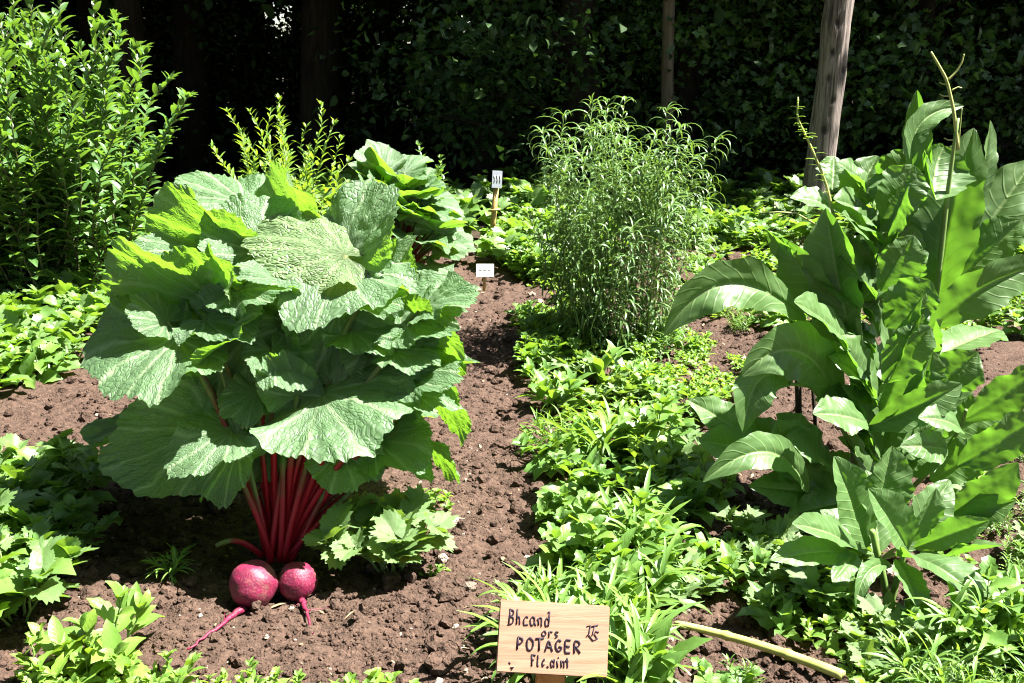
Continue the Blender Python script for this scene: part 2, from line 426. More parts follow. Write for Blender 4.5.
def soil_mat(name='soil', crumb=False):
    m, nt, N, lk = newmat(name)
    tex = N('ShaderNodeTexCoord'); geo = N('ShaderNodeNewGeometry'); vec = geo.outputs['Position']
    n1 = N('ShaderNodeTexNoise', i_Scale=55.0, i_Detail=6.0, i_Roughness=.7); lk(vec, n1.inputs['Vector'])
    n2 = N('ShaderNodeTexNoise', i_Scale=3.0, i_Detail=3.0); lk(vec, n2.inputs['Vector'])
    vo = N('ShaderNodeTexVoronoi', i_Scale=85.0); lk(vec, vo.inputs['Vector'])
    c = ramp(N, lk, n1.outputs[0], [(.30, (.018, .0115, .008)), (.5, (.064, .040, .029)), (.72, (.150, .095, .068))])
    c = mixc(N, lk, mth(N, lk, 'MULTIPLY', vo.outputs['Color'], .35), c, (.105, .068, .052))
    c = mixc(N, lk, mth(N, lk, 'MULTIPLY', n2.outputs[0], .45), c, (.054, .034, .024))
    # woodland floor far back: brown leaf litter
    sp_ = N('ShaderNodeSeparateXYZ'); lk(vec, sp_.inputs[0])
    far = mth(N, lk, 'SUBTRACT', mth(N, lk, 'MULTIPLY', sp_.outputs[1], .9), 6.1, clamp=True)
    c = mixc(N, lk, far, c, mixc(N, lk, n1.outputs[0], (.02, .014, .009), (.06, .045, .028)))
    if crumb:
        tin = N('ShaderNodeAttribute', attribute_name='tint').outputs['Fac']
        c = mixc(N, lk, ramp(N, lk, tin, [(.975, (0, 0, 0)), (.985, (1, 1, 1))]), c, (.30, .24, .19))
    pb = N('ShaderNodeBsdfPrincipled', i_Roughness=.95); pb.inputs['Specular IOR Level'].default_value = .15
    lk(c, pb.inputs['Base Color'])
    n3 = N('ShaderNodeTexNoise', i_Scale=140.0, i_Detail=5.0); lk(vec, n3.inputs['Vector'])
    bp = N('ShaderNodeBump', i_Strength=1.0, i_Distance=.012); lk(n3.outputs[0], bp.inputs['Height']); lk(bp.outputs[0], pb.inputs['Normal'])
    out = N('ShaderNodeOutputMaterial'); lk(pb.outputs[0], out.inputs[0])
    return m


def stalk_mat():
    m, nt, N, lk = newmat('red_stalk')
    uv = N('ShaderNodeUVMap', uv_map='UVMap'); sx = N('ShaderNodeSeparateXYZ'); lk(uv.outputs[0], sx.inputs[0])
    tin = N('ShaderNodeAttribute', attribute_name='tint').outputs['Fac']
    tex = N('ShaderNodeTexCoord')
    no = N('ShaderNodeTexNoise', i_Scale=30.0, i_Detail=3.0); lk(tex.outputs['Object'], no.inputs['Vector'])
    f = mth(N, lk, 'ADD', sx.outputs[0], mth(N, lk, 'MULTIPLY', mth(N, lk, 'SUBTRACT', no.outputs[0], .5), .3))
    c = ramp(N, lk, f, [(0, (.34, .004, .018)), (.45, (.28, .005, .017)), (.62, (.14, .04, .025)), (.76, (.09, .15, .04))])
    st = mth(N, lk, 'PINGPONG', mth(N, lk, 'MULTIPLY', sx.outputs[1], 5.0), .5)
    c = mixc(N, lk, mth(N, lk, 'MULTIPLY', st, .7), c, (.10, .002, .008))
    pb = N('ShaderNodeBsdfPrincipled', i_Roughness=.45); lk(c, pb.inputs['Base Color'])
    pb.inputs['Specular IOR Level'].default_value = .25
    bp = N('ShaderNodeBump', i_Strength=.5, i_Distance=.002); lk(st, bp.inputs['Height']); lk(bp.outputs[0], pb.inputs['Normal'])
    out = N('ShaderNodeOutputMaterial'); lk(pb.outputs[0], out.inputs[0])
    return m


def beet_mat():
    m, nt, N, lk = newmat('beet_skin')
    tex = N('ShaderNodeTexCoord')
    n1 = N('ShaderNodeTexNoise', i_Scale=45.0, i_Detail=5.0, i_Roughness=.65); lk(tex.outputs['Object'], n1.inputs['Vector'])
    n2 = N('ShaderNodeTexNoise', i_Scale=160.0, i_Detail=3.0); lk(tex.outputs['Object'], n2.inputs['Vector'])
    c = ramp(N, lk, n1.outputs[0], [(.3, (.08, .003, .020)), (.6, (.165, .006, .036)), (.8, (.23, .015, .055))])
    c = mixc(N, lk, ramp(N, lk, n2.outputs[0], [(.56, (0, 0, 0)), (.74, (.2, .2, .2))]), c, (.5, .26, .22))
    n4 = N('ShaderNodeTexNoise', i_Scale=16.0, i_Detail=5.0, i_Roughness=.7); lk(tex.outputs['Object'], n4.inputs['Vector'])
    c = mixc(N, lk, ramp(N, lk, n4.outputs[0], [(.55, (0, 0, 0)), (.68, (.75, .75, .75))]), c, (.13, .07, .05))
    pb = N('ShaderNodeBsdfPrincipled', i_Roughness=.55); lk(c, pb.inputs['Base Color'])
    bp = N('ShaderNodeBump', i_Strength=.5, i_Distance=.003); lk(n2.outputs[0], bp.inputs['Height']); lk(bp.outputs[0], pb.inputs['Normal'])
    out = N('ShaderNodeOutputMaterial'); lk(pb.outputs[0], out.inputs[0])
    return m


def wood_mat(name, c1, c2, axis='X', fine=1.0, rough=.7, knots=False, bd=.002):
    m, nt, N, lk = newmat(name)
    tex = N('ShaderNodeTexCoord'); mp = N('ShaderNodeMapping')
    s = {'X': (3 * fine, 40 * fine, 40 * fine), 'Z': (40 * fine, 40 * fine, 2.2 * fine)}[axis]
    mp.inputs['Scale'].default_value = s; lk(tex.outputs['Object'], mp.inputs[0])
    n1 = N('ShaderNodeTexNoise', i_Scale=1.6, i_Detail=6.0, i_Roughness=.65, i_Distortion=.6); lk(mp.outputs[0], n1.inputs['Vector'])
    n0 = N('ShaderNodeTexNoise', i_Scale=6.0, i_Detail=3.0); lk(tex.outputs['Object'], n0.inputs['Vector'])
    c = ramp(N, lk, n1.outputs[0], [(.36, c2), (.58, c1)])
    c = mixc(N, lk, mth(N, lk, 'MULTIPLY', n0.outputs[0], .5), c, c2)
    if knots:
        k = N('ShaderNodeAttribute', attribute_name='tint').outputs['Fac']
        c = mixc(N, lk, k, c, (.012, .009, .008))
        mk = N('ShaderNodeMapping'); mk.inputs['Scale'].default_value = (22, 22, .9); lk(tex.outputs['Object'], mk.inputs[0])
        nk = N('ShaderNodeTexNoise', i_Scale=1.5, i_Detail=3.0, i_Distortion=.4); lk(mk.outputs[0], nk.inputs['Vector'])
        c = mixc(N, lk, ramp(N, lk, nk.outputs[0], [(.34, (.8, .8, .8)), (.40, (0, 0, 0))]), c, (.03, .022, .018))
    pb = N('ShaderNodeBsdfPrincipled', i_Roughness=rough); pb.inputs['Specular IOR Level'].default_value = .25
    lk(c, pb.inputs['Base Color'])
    bp = N('ShaderNodeBump', i_Strength=.7, i_Distance=bd); lk(n1.outputs[0], bp.inputs['Height']); lk(bp.outputs[0], pb.inputs['Normal'])
    out = N('ShaderNodeOutputMaterial'); lk(pb.outputs[0], out.inputs[0])
    return m


M = {}
M['soil'] = soil_mat()
M['crumb'] = soil_mat('soil_clod', True)
M['big'] = leaf_mat('crinkled_leaf', (.098, .182, .078), (.10, .16, .06), vein=(.27, .38, .20), veinmix=.8, kind='palmate', trans=.40, tcol=(.27, .55, .03), rough=.55, spec=.75, bump=.65, alt=(.120, .205, .095), bdist=.006, crinkle=.25, var=.12)
M['heart'] = leaf_mat('young_leaf', (.15, .24, .095), (.2, .3, .1), vein=(.30, .40, .18), kind='palmate', trans=.3, tcol=(.42, .55, .08), rough=.5, spec=.6, bump=.9, bdist=.008, crinkle=.4, veind=.55)
M['broad'] = leaf_mat('broad_leaf', (.056, .150, .036), (.08, .15, .045), vein=(.26, .36, .14), kind='pinnate', trans=.36, tcol=(.19, .44, .028), rough=.45, spec=.5, nveins=11, bump=.6, bdist=.003, veinmix=.65, tvein=.7, crinkle=.6, var=.2)
M['stalk'] = stalk_mat()
M['beet'] = beet_mat()
M['stem'] = plain_mat('green_stem', (.16, .24, .06), (.10, .17, .04), rough=.5)
M['stemw'] = plain_mat('woody_stem', (.12, .11, .05), (.06, .06, .03), rough=.7)
M['stempale'] = plain_mat('pale_stem', (.34, .36, .12), (.22, .27, .08), rough=.5)
M['herb'] = leaf_mat('herb_leaf', (.095, .19, .042), (.11, .19, .06), vein=(.2, .3, .1), kind='pinnate', trans=.36, tcol=(.28, .5, .03), rough=.45, nveins=6, bump=.35, veinmix=.35, bdist=.002)
M['lime'] = leaf_mat('lime_leaf', (.11, .215, .035), (.15, .24, .06), vein=(.25, .34, .1), kind='pinnate', trans=.36, tcol=(.38, .58, .03), rough=.45, nveins=6, bump=.35, veinmix=.35, bdist=.002)
M['lobed'] = leaf_mat('lobed_leaf', (.085, .17, .05), (.12, .2, .07), vein=(.22, .3, .12), kind='palmate', trans=.33, tcol=(.28, .45, .04), rough=.48, bump=.5, veinmix=.35, bdist=.002)
M['feather'] = leaf_mat('narrow_leaf', (.075, .15, .045), (.12, .18, .08), vein=(.2, .27, .12), kind='plain', trans=.3, tcol=(.22, .38, .04), rough=.4, spec=.6, bump=0)
M['shrub'] = leaf_mat('shrub_leaf', (.055, .125, .030), (.09, .15, .05), vein=(.16, .24, .08), kind='plain', trans=.34, tcol=(.22, .42, .03), rough=.4, spec=.55, bump=0)
M['grass'] = leaf_mat('grass_blade', (.10, .20, .04), (.12, .2, .05), vein=(.2, .3, .1), kind='plain', trans=.36, tcol=(.3, .5, .04), rough=.45, bump=0)
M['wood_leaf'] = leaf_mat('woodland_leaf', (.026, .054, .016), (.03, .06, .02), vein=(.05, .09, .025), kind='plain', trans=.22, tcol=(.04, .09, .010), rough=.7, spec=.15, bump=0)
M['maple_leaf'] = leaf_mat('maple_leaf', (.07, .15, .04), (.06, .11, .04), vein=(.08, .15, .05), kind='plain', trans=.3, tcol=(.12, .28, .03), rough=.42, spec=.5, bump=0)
M['bark'] = plain_mat('bark', (.035, .028, .02), (.012, .010, .008), rough=.95, spec=.1, scale=9, bump=.8, bdist=.02, stretch=(3, 3, .5))
M['post'] = wood_mat('weathered_post', (.27, .225, .195), (.055, .042, .036), 'Z', .8, .85, knots=True, bd=.012)
M['post2'] = wood_mat('grey_post', (.20, .16, .11), (.09, .07, .05), 'Z', .35, .85, bd=.006)
M['board'] = wood_mat('sign_board', (.37, .205, .135), (.25, .13, .08), 'X', 1.0, .65)
M['stake'] = wood_mat('sign_stake', (.62, .28, .08), (.46, .18, .045), 'Z', 1.0, .65)
M['cane'] = plain_mat('dry_cane', (.44, .45, .14), (.30, .34, .08), rough=.45, scale=30)
M['ink'] = plain_mat('ink', (.014, .006, .018), (.010, .005, .012), rough=.6, bump=0)
M['white'] = plain_mat('white_label', (.75, .73, .68), (.6, .58, .54), rough=.5, bump=0)
M['grey'] = plain_mat('slate_label', (.30, .32, .35), (.22, .24, .27), rough=.5, bump=0)
M['bamboo'] = plain_mat('bamboo', (.48, .33, .12), (.33, .2, .07), rough=.5, scale=30)
UP0 = np.array([0, 0, 1.0])
M['straw'] = plain_mat('dry_straw', (.34, .26, .15), (.14, .085, .045), rough=.8, scale=60)
M['stone'] = plain_mat('stone', (.42, .35, .30), (.25, .19, .16), rough=.9, scale=30, bump=.5)

# ------------------------------------------------------------------ ground
def seg(a, b, st):
    return np.arange(a, b, st)


gx = np.concatenate([-np.geomspace(70, 3.0, 26)[:-1], seg(-3.0, -1.9, .03), seg(-1.9, 1.9, .0085), seg(1.9, 3.0, .03), np.geomspace(3.0, 70, 26)])
gy = np.concatenate([-np.geomspace(40, .2, 20), seg(0, 1.5, .05), seg(1.5, 4.2, .0085), seg(4.2, 8.5, .018), np.geomspace(8.5, 120, 50)])
GX, GY = np.meshgrid(gx, gy, indexing='ij')
mb = MB()
mb.add(np.stack([GX, GY, ghd(GX, GY)], -1), grid_quads(len(gx), len(gy)))
tag(mb.build('ground', M['soil']), kind='structure')

# loose clods and crumbs
def ico():
    import bmesh
    bm = bmesh.new(); bmesh.ops.create_icosphere(bm, subdivisions=2, radius=1)
    v = np.array([x.co[:] for x in bm.verts]); f = np.array([[x.index for x in q.verts] for q in bm.faces]); bm.free()
    return v, f


IV, IF = ico()
rs = np.random.RandomState(3)


def scatter_clods(mb, K, xr, yr, smin, smax, seed):
    rs = np.random.RandomState(seed)
    y = yr[0] + (yr[1] - yr[0]) * rs.rand(K) ** 1.4
    x = (xr[0] + (xr[1] - xr[0]) * rs.rand(K)) * (0.35 + y * 0.24)
    r = smin + (smax - smin) * rs.rand(K) ** 5
    sc = r[:, None] * (.75 + .5 * rs.rand(K, 3)); sc[:, 2] *= .8
    var = 1 + .38 * (rs.rand(K, len(IV)) - .5) * 1.3
    V = IV[None] * var[..., None] * sc[:, None]
    an = rs.rand(K) * 6.3; c, s = np.cos(an)[:, None], np.sin(an)[:, None]
    V = np.stack([V[..., 0] * c - V[..., 1] * s, V[..., 0] * s + V[..., 1] * c, V[..., 2]], -1)
    V += np.stack([x, y, ghd(x, y) + r * .25], -1)[:, None]
    f = (IF[None] + (np.arange(K) * len(IV))[:, None, None]).reshape(-1, 3)
    mb.add(V.reshape(-1, 3), None, f, None, np.repeat(rs.rand(K), len(IV)))


mb = MB()
scatter_clods(mb, 9000, (-1.6, 1.6), (1.75, 7.5), .005, .026, 5)
scatter_clods(mb, 16000, (-1.4, 1.0), (1.75, 5.5), .003, .010, 6)
tag(mb.build('soil_clods', M['crumb'], smooth=False), kind='stuff')

b = MB(); rl = np.random.RandomState(12); K = 420
y = 1.8 + 4.5 * rl.rand(K) ** 1.3; x = (-1.5 + 2.6 * rl.rand(K)) * (.35 + .24 * y); a_ = rl.rand(K) * 6.3
tl = t_lance(5, 3, .45, 0, .6)
batch(b, tl, np.stack([x, y, ghd(x, y) + .006], -1), np.stack([np.cos(a_), np.sin(a_), .15 * rl.randn(K)], -1), UP0 + .3 * rl.randn(K, 3), .012 + .05 * rl.rand(K) ** 2, .003 + .010 * rl.rand(K) ** 2, .8, rl.rand(K))
tag(b.build('plant_litter', M['straw']), kind='stuff')

# ------------------------------------------------------------------ the big beet plant
def stalk(mb, P0, P1, P3, r0, r1, mat=0, n=16, sides=8):
    """stalk from the crown to a leaf's junction; P1, the way it leaves the crown"""
    P = bez(P0, P1, P3, n)
    tube(mb, P, np.linspace(r0, r1, n), sides, mat=mat, flat=.8)


def beet_plant(name, base, label, cat, leaves, stalk_r=(.011, .006), group=None, seed=0):
    root = empty(name, base, label, cat, group)
    rs = np.random.RandomState(seed)
    for k, lf in enumerate(leaves):
        J, T, w, n = lf[:4]; kw = dict(lf[4]) if len(lf) > 4 else {}
        matn = kw.pop('m', 'big'); st = kw.pop('stalk', True)
        b = MB(); kw['bend'] = kw.get('bend', .6) * .75; kw.setdefault('cup', .12)
        palm_leaf(b, J, T, w * 1.12, n, seed=seed * 50 + k, tint=.25 + .5 * rs.rand(), **kw)
        o = b.build('leaf', M[matn], root, base)
        if st:
            d = np.asarray(J) - base
            ang = math.atan2(d[1], d[0])
            P0 = base + np.array([cos(ang) * .035 * rs.rand() + .02 * (rs.rand() - .5), sin(ang) * .03 * rs.rand(), -.01])
            if d[1] > .12 or d[2] > .62: P0 = P0 + np.array([0, .07 + .05 * rs.rand(), 0]); d = np.asarray(J) - P0
            mid = P0 + np.array([d[0] * .32, d[1] * .32, d[2] * .62])
            s = MB(); rr = .8 + .5 * rs.rand()
            stalk(s, P0, mid, np.asarray(J) + .004 * nrm(np.asarray(n)), stalk_r[0] * rr, stalk_r[1] * rr)
            s.build('stalk', M['stalk'], o, base)
    return root


BASE = G(276, 566); BASE[2] += .035
# each leaf: where stalk meets blade, tip, width factor, the way the upper side faces, options
L = []
def LF(j, t, w, n, **kw):
    f = lambda q: A(q[0], q[1], 2.36 + (q[2] - 1.98) * .62 if q[2] < 2.6 else q[2] + .14)
    a, b_ = f(j), f(t)
    L.append((a, a + (b_ - a) * 1.13, w, n, kw))
LF((322, 394, 2.20), (396, 422, 1.98), .98, (-.05, -.50, .86), bend=.7, ruffle=.10)
LF((178, 338, 2.22), (104, 384, 2.06), 1.15, (-.15, -.45, .88), bend=.7, ruffle=.10)
LF((212, 342, 2.22), (258, 316, 2.14), .85, (-.35, -.55, .75), bend=.3, cup=.5, ruffle=.16)
LF((346, 262, 2.42), (384, 192, 2.52), .72, (-.45, -.70, .55), bend=.5, cup=.15, ruffle=.09)
LF((346, 266, 2.40), (318, 318, 2.12), 1.10, (.05, -.40, .90), bend=.9, ruffle=.12)
LF((346, 256, 2.36), (258, 236, 2.44), .55, (.15, -.55, .84), bend=.8, cup=-.15, ruffle=.13, roundness=.74, m='heart')
LF((258, 252, 2.44), (240, 204, 2.58), .95, (.15, -.75, .62), bend=.3, cup=.25, ruffle=.10)
LF((304, 228, 2.66), (280, 170, 2.70), .90, (-.66, -.70, -.22), bend=.3, cup=.3, ruffle=.10)
LF((246, 206, 2.72), (184, 186, 2.80), .62, (.0, -.30, .95), bend=.5, ruffle=.10)
LF((232, 252, 2.56), (160, 212, 2.62), .80, (-.66, -.70, -.22), bend=.3, cup=.2, ruffle=.12)
LF((218, 256, 2.46), (146, 246, 2.44), .45, (0, -.25, .97), bend=.5, ruffle=.08)
LF((216, 304, 2.42), (118, 272, 2.44), .80, (-.66, -.70, -.22), bend=.4, cup=.2, ruffle=.10)
LF((224, 304, 2.32), (214, 250, 2.38), 1.15, (-.66, -.70, -.22), bend=.3, cup=.3, ruffle=.12)
LF((286, 284, 2.26), (240, 272, 2.16), .55, (0, -.30, .95), bend=.6, ruffle=.10)
LF((400, 318, 2.36), (470, 312, 2.22), .75, (.0, -.45, .90), bend=.8, ruffle=.10)
LF((418, 322, 2.30), (458, 366, 2.20), .72, (.75, .5, .35), bend=.5, ruffle=.10)
LF((388, 366, 2.28), (432, 342, 2.26), .85, (-.3, -.75, .55), bend=.4, ruffle=.13)
LF((404, 382, 2.26), (462, 376, 2.10), .62, (.05, -.45, .88), bend=.8, ruffle=.12)
LF((436, 386, 2.26), (458, 436, 2.20), .78, (.75, .5, .35), bend=.4, ruffle=.10)
LF((298, 396, 2.18), (268, 356, 2.12), .60, (-.3, -.55, .75), bend=.3, cup=.4, ruffle=.16)
LF((360, 356, 2.42), (380, 314, 2.40), .80, (-.66, -.72, -.15), bend=.3, ruffle=.14)
LF((216, 428, 2.26), (120, 462, 2.16), .60, (.15, -.93, .28), bend=.35, ruffle=.07)
LF((232, 432, 2.14), (178, 464, 2.00), .85, (-.1, -.50, .85), bend=.7, ruffle=.16)
LF((238, 446, 2.12), (212, 500, 2.04), .55, (-.3, -.85, .4), bend=.5, ruffle=.16)
LF((276, 418, 2.26), (262, 472, 2.20), .55, (-.1, -.95, .2), bend=.4, ruffle=.14)
LF((344, 452, 2.22), (352, 488, 2.08), 1.0, (.05, -.75, .65), bend=.6, ruffle=.12)
LF((372, 438, 2.30), (424, 452, 2.18), .80, (.1, -.60, .80), bend=.6, ruffle=.12)
LF((392, 452, 2.32), (428, 470, 2.22), .70, (.75, .5, .35), bend=.5, ruffle=.12)
LF((428, 442, 2.32), (454, 480, 2.26), .60, (.75, .5, .35), bend=.5, ruffle=.12)
LF((388, 292, 2.50), (408, 244, 2.52), .62, (-.7, -.7, -.15), bend=.3, ruffle=.12)
LF((354, 346, 2.46), (302, 352, 2.34), .85, (0, -.85, .5), bend=.5, ruffle=.12)
LF((300, 340, 2.46), (262, 318, 2.40), .85, (.1, -.85, .5), bend=.5, ruffle=.12)
LF((250, 380, 2.40), (206, 402, 2.30), .90, (.1, -.80, .6), bend=.5, ruffle=.12)
LF((372, 410, 2.42), (420, 416, 2.34), .90, (.1, -.80, .6), bend=.5, ruffle=.12)
LF((330, 300, 2.6), (400, 262, 2.74), .9, (.2, -.3, .95), bend=.7, ruffle=.1)
LF((250, 300, 2.6), (170, 288, 2.78), .9, (-.2, -.2, .97), bend=.7, ruffle=.1)
LF((300, 330, 2.8), (350, 262, 3.0), .9, (.1, .2, .97), bend=.7, ruffle=.1)
LF((270, 330, 2.8), (220, 262, 3.0), .9, (-.1, .2, .97), bend=.7, ruffle=.1)
LF((320, 420, 2.66), (420, 400, 2.85), .9, (.3, .1, .95), bend=.8, ruffle=.1)
LF((230, 420, 2.62), (150, 410, 2.85), .9, (-.3, .1, .95), bend=.8, ruffle=.1)
for j, t, w in (((394, 350, 2.20), (430, 364, 2.12), .8), ((414, 392, 2.16), (448, 404, 2.08), .8), ((272, 350, 2.20), (296, 388, 2.10), .75), ((206, 320, 2.24), (250, 332, 2.12), .75),
                ((236, 290, 2.24), (286, 294, 2.14), .7), ((426, 306, 2.26), (464, 294, 2.18), .8), ((352, 330, 2.30), (392, 344, 2.18), .8), ((166, 322, 2.26), (130, 306, 2.22), .8), ((256, 392, 2.20), (232, 420, 2.10), .8), ((362, 300, 2.28), (398, 306, 2.16), .7)):
    LF(j, t, w, (.25, -.5, .85), bend=.5, ruffle=.11)
for q in (((300, 322), (284, 384)), ((338, 312), (346, 376)), ((384, 330), (398, 386)), ((262, 326), (244, 388)), ((322, 344), (316, 402)), ((224, 372), (214, 420)), ((356, 372), (372, 420))):
    a, b_ = A(*q[0], 2.57), A(*q[1], 2.53)
    L.append((a, a + (b_ - a) * 1.1, .95, (.1 * rs.randn(), -.8, .55), dict(bend=.5, ruffle=.14, stalk=False)))
plant = beet_plant('beet_plant', BASE, 'huge crinkled leafy beet plant on red stalks above two beetroots', 'vegetable plant', L, stalk_r=(.0085, .0058), seed=1)


def beet_root(c, r, tap, seed, parent, base):
    rs = np.random.RandomState(seed)
    th = np.linspace(0, pi, 26)[:, None]; ph = np.linspace(0, 2 * pi, 37)[None]
    rad = np.sin(th) ** .92; z = np.cos(th)
    z = np.where(z > .8, .8 + (z - .8) * .9, z)
    v = np.stack([rad * np.cos(ph), rad * np.sin(ph), np.broadcast_to(z, (26, 37))], -1)
    bump = 1 + .12 * vnoise(v[..., 0] * 1.6 + seed * 9, v[..., 2] * 2 + v[..., 1] * 2) + .02 * vnoise(v[..., 0] * 7, v[..., 2] * 7 + v[..., 1] * 7)
    ti = nrm(np.asarray(tap[1]) - np.asarray(tap[0]))
    v[..., 2] -= .5 * np.clip(-.72 - v[..., 2], 0, 1) ** .9 * 1.6
    b = MB(); b.add(c + r * v * bump[..., None] * np.array([1, 1, .98]), grid_quads(26, 37), None, None)
    o = b.build('beet_root', M['beet'], parent, base)
    s = MB()
    P = bez(tap[0], tap[1], tap[2], 20); P[:, :2] += .003 * rs.randn(20, 2) * np.linspace(0, 1, 20)[:, None]
    tube(s, P, np.linspace(1, .15, 20) ** 2.2 * r * .26 + .0022, 8)
    for k in range(3):
        i = 6 + 3 * k; d = .02 * rs.randn(3); d[2] = -abs(d[2]) * .3
        tube(s, bez(P[i], P[i] + d, P[i] + d * 2.2, 6), np.linspace(.0016, .0004, 6), 5)
    s.build('taproot', M['beet'], o, base)


c1 = A(254, 584, 2.27); c2 = A(298, 581, 2.30)
def gz(p, dz=0.006):
    p = np.array(p); p[2] = ghd(p[0], p[1]) + dz; return p
beet_root(c1, .060, (c1 + (-.012, -.02, -.05), gz(G(243, 612), .022), gz(G(188, 658), .012)), 4, plant, BASE)
beet_root(c2, .050, (c2 + (.004, -.015, -.045), gz(G(304, 604), .02), gz(G(312, 634), .004)), 5, plant, BASE)
# bare red shoots at the crown
for (a, m_, b_) in (((262, 556, 2.42), (238, 532, 2.40), (216, 546, 2.38)), ((284, 560, 2.42), (320, 520, 2.44), (352, 490, 2.50)), ((270, 560, 2.42), (262, 520, 2.42), (248, 462, 2.46)),
                    ((272, 562, 2.41), (262, 520, 2.40), (224, 446, 2.44)), ((280, 562, 2.41), (284, 500, 2.42), (282, 420, 2.52)), ((284, 562, 2.41), (294, 500, 2.42), (322, 420, 2.52)), ((288, 564, 2.42), (308, 530, 2.44), (338, 460, 2.50)),
                    ((270, 562, 2.41), (276, 510, 2.42), (292, 420, 2.52))):
    s = MB(); stalk(s, A(*a), A(*m_), A(*b_), .0088, .0068); s.build('stalk', M['stalk'], plant, BASE)

# ------------------------------------------------------------------ second beet plant, farther up the row
rs = np.random.RandomState(21)
b2 = G(395, 285); b2[1] += .1; UP = np.array([0, 0, 1.0])
L2 = []
ga = 2.39996
for k in range(80):
    t = (k + .5) / 80.0
    el = radians(86 - 84 * t); az = k * ga + .5
    out = np.array([cos(az), sin(az), 0])
    J = b2 + out * (.03 + .27 * cos(el)) + UP * (.08 + .54 * sin(el) ** .8 * (.72 + .4 * rs.rand()))
    dr = out * (.55 + .45 * t) + UP * (.75 * (1 - t) - .25)
    T = J + nrm(dr + .25 * rs.randn(3)) * (.15 + .09 * rs.rand())
    n = np.array([.25, -.25, .75]) + out * (.35 * t) - out * .3 * (1 - t) + .15 * rs.randn(3)
    L2.append((J, T, .95, n, dict(bend=.4 + .5 * rs.rand(), ruffle=.14, nth=81, nr=14)))
beet_plant('beet_plant', b2, 'leafy crinkled plant behind the big beet plant, beside the small white label', 'vegetable plant', L2, seed=2)


# ------------------------------------------------------------------ broad leaved plants on the right
def broad_plant(name, base, label, leaves, stems, group=None, seed=0):
    root = empty(name, base, label, 'vegetable plant', group)
    rs = np.random.RandomState(seed)
    for k, (p0, p1, wpx, n, kw) in enumerate(leaves):
        kw = dict(kw); mid = kw.pop('mid', None); pet = kw.pop('stem', None)
        P0, P1 = A(*p0), A(*p1)
        w = wpx * P0[1] / 985.0
        b = MB(); long_leaf(b, P0, P1, w, n, None if mid is None else A(*mid), seed=seed * 40 + k, tint=.2 + .5 * rs.rand(), **kw)
        o = b.build('leaf', M['broad'], root, base)
        if pet:
            s = MB(); tube(s, bez(A(*pet[0]), A(*pet[1]), P0, 10), np.linspace(.008, .005, 10), 7); s.build('stalk', M['stem'], o, base)
    for st in stems:
        s = MB(); P = np.array([A(*q) for q in st[0]])
        t = np.linspace(0, 1, len(P)); tt = np.linspace(0, 1, 18)
        P = np.stack([np.interp(tt, t, P[:, i]) for i in range(3)], -1)
        P[1:-1] = (P[:-2] + 2 * P[1:-1] + P[2:]) / 4
        tube(s, P, np.linspace(st[1], st[2], 18), 8); s.build('stem', M[st[3]], root, base)
    return root


Ls = []
def BL(p0, p1, w, n, **kw):
    n = (-.55, -.80, n[2] - .2) if n[2] < .06 else (n[0] + .35, n[1], n[2] + .15)
    kw.setdefault('wave', .06)
    Ls.append((p0, p1, w * (.96 if w > 44 else 1.08), n, kw))
cam = (0, -.97, .12); lit = (0, -.55, .83); bk = (0, -.99, -.05); up = (0, -.2, .97)
BL((806, 322, 2.85), (664, 336, 2.72), 44, (0, -.9, .2), mid=(730, 284, 2.75), fold=.3, wave=.08)
BL((840, 408, 2.80), (742, 376, 2.60), 58, (-.1, -.97, .1), mid=(800, 352, 2.65), fold=.1, wave=.06)
BL((792, 384, 2.70), (744, 434, 2.60), 48, (-.2, -.95, .15), mid=(760, 380, 2.62), fold=.2)
BL((852, 348, 2.78), (794, 302, 2.62), 54, (-.2, -.62, .75), bend=.12, fold=.2)
BL((850, 332, 2.84), (826, 208, 2.86), 56, (-.1, -.99, .02), bend=.1, fold=.25, cup=.2)
BL((838, 322, 2.88), (782, 238, 2.88), 50, (-.1, -.97, .05), bend=.12, fold=.2)
BL((856, 306, 2.92), (874, 226, 3.02), 52, (.1, -.60, .78), bend=.1, fold=.1)
BL((862, 300, 2.84), (928, 252, 2.86), 36, (-.2, -.60, .75), bend=.12, wave=.12, fold=.3)
BL((848, 210, 3.0), (878, 156, 3.06), 46, bk, bend=.08, fold=.4)
BL((832, 192, 3.05), (834, 156, 3.12), 32, (-.1, -.6, .8), bend=.1)
BL((842, 214, 3.0), (790, 198, 2.95), 32, (0, -.5, .85), bend=.2)
BL((806, 268, 2.92), (767, 230, 2.88), 18, bk, bend=.1, fold=.5)
BL((876, 232, 2.95), (920, 186, 3.0), 26, bk, bend=.12, fold=.4)
BL((880, 240, 3.0), (900, 190, 3.05), 30, (0, -.8, .6), bend=.08)
BL((938, 300, 2.92), (974, 128, 3.0), 64, (.0, -.99, -.06), mid=(950, 215, 2.94), fold=.25, wave=.05)
BL((930, 300, 2.98), (932, 168, 3.02), 44, bk, bend=.05, fold=.3)
BL((936, 200, 2.86), (944, 146, 2.98), 60, (0, -.93, .3), bend=-.15, cup=.5, tipp=0)
BL((926, 190, 2.96), (917, 90, 3.0), 26, (-.3, -.9, -.1), bend=.06, fold=.6)
BL((914, 175, 2.9), (964, 106, 2.96), 24, (-.4, -.85, .3), mid=(920, 125, 2.92), fold=.5)
BL((972, 210, 2.96), (990, 120, 3.02), 20, (.2, -.95, .1), bend=.08, fold=.6)
BL((944, 288, 2.98), (1034, 160, 3.05), 66, (-.25, -.55, .8), bend=.12, fold=.15)
BL((956, 282, 2.94), (1022, 220, 2.9), 44, (-.1, -.5, .85), bend=.2, fold=.2)
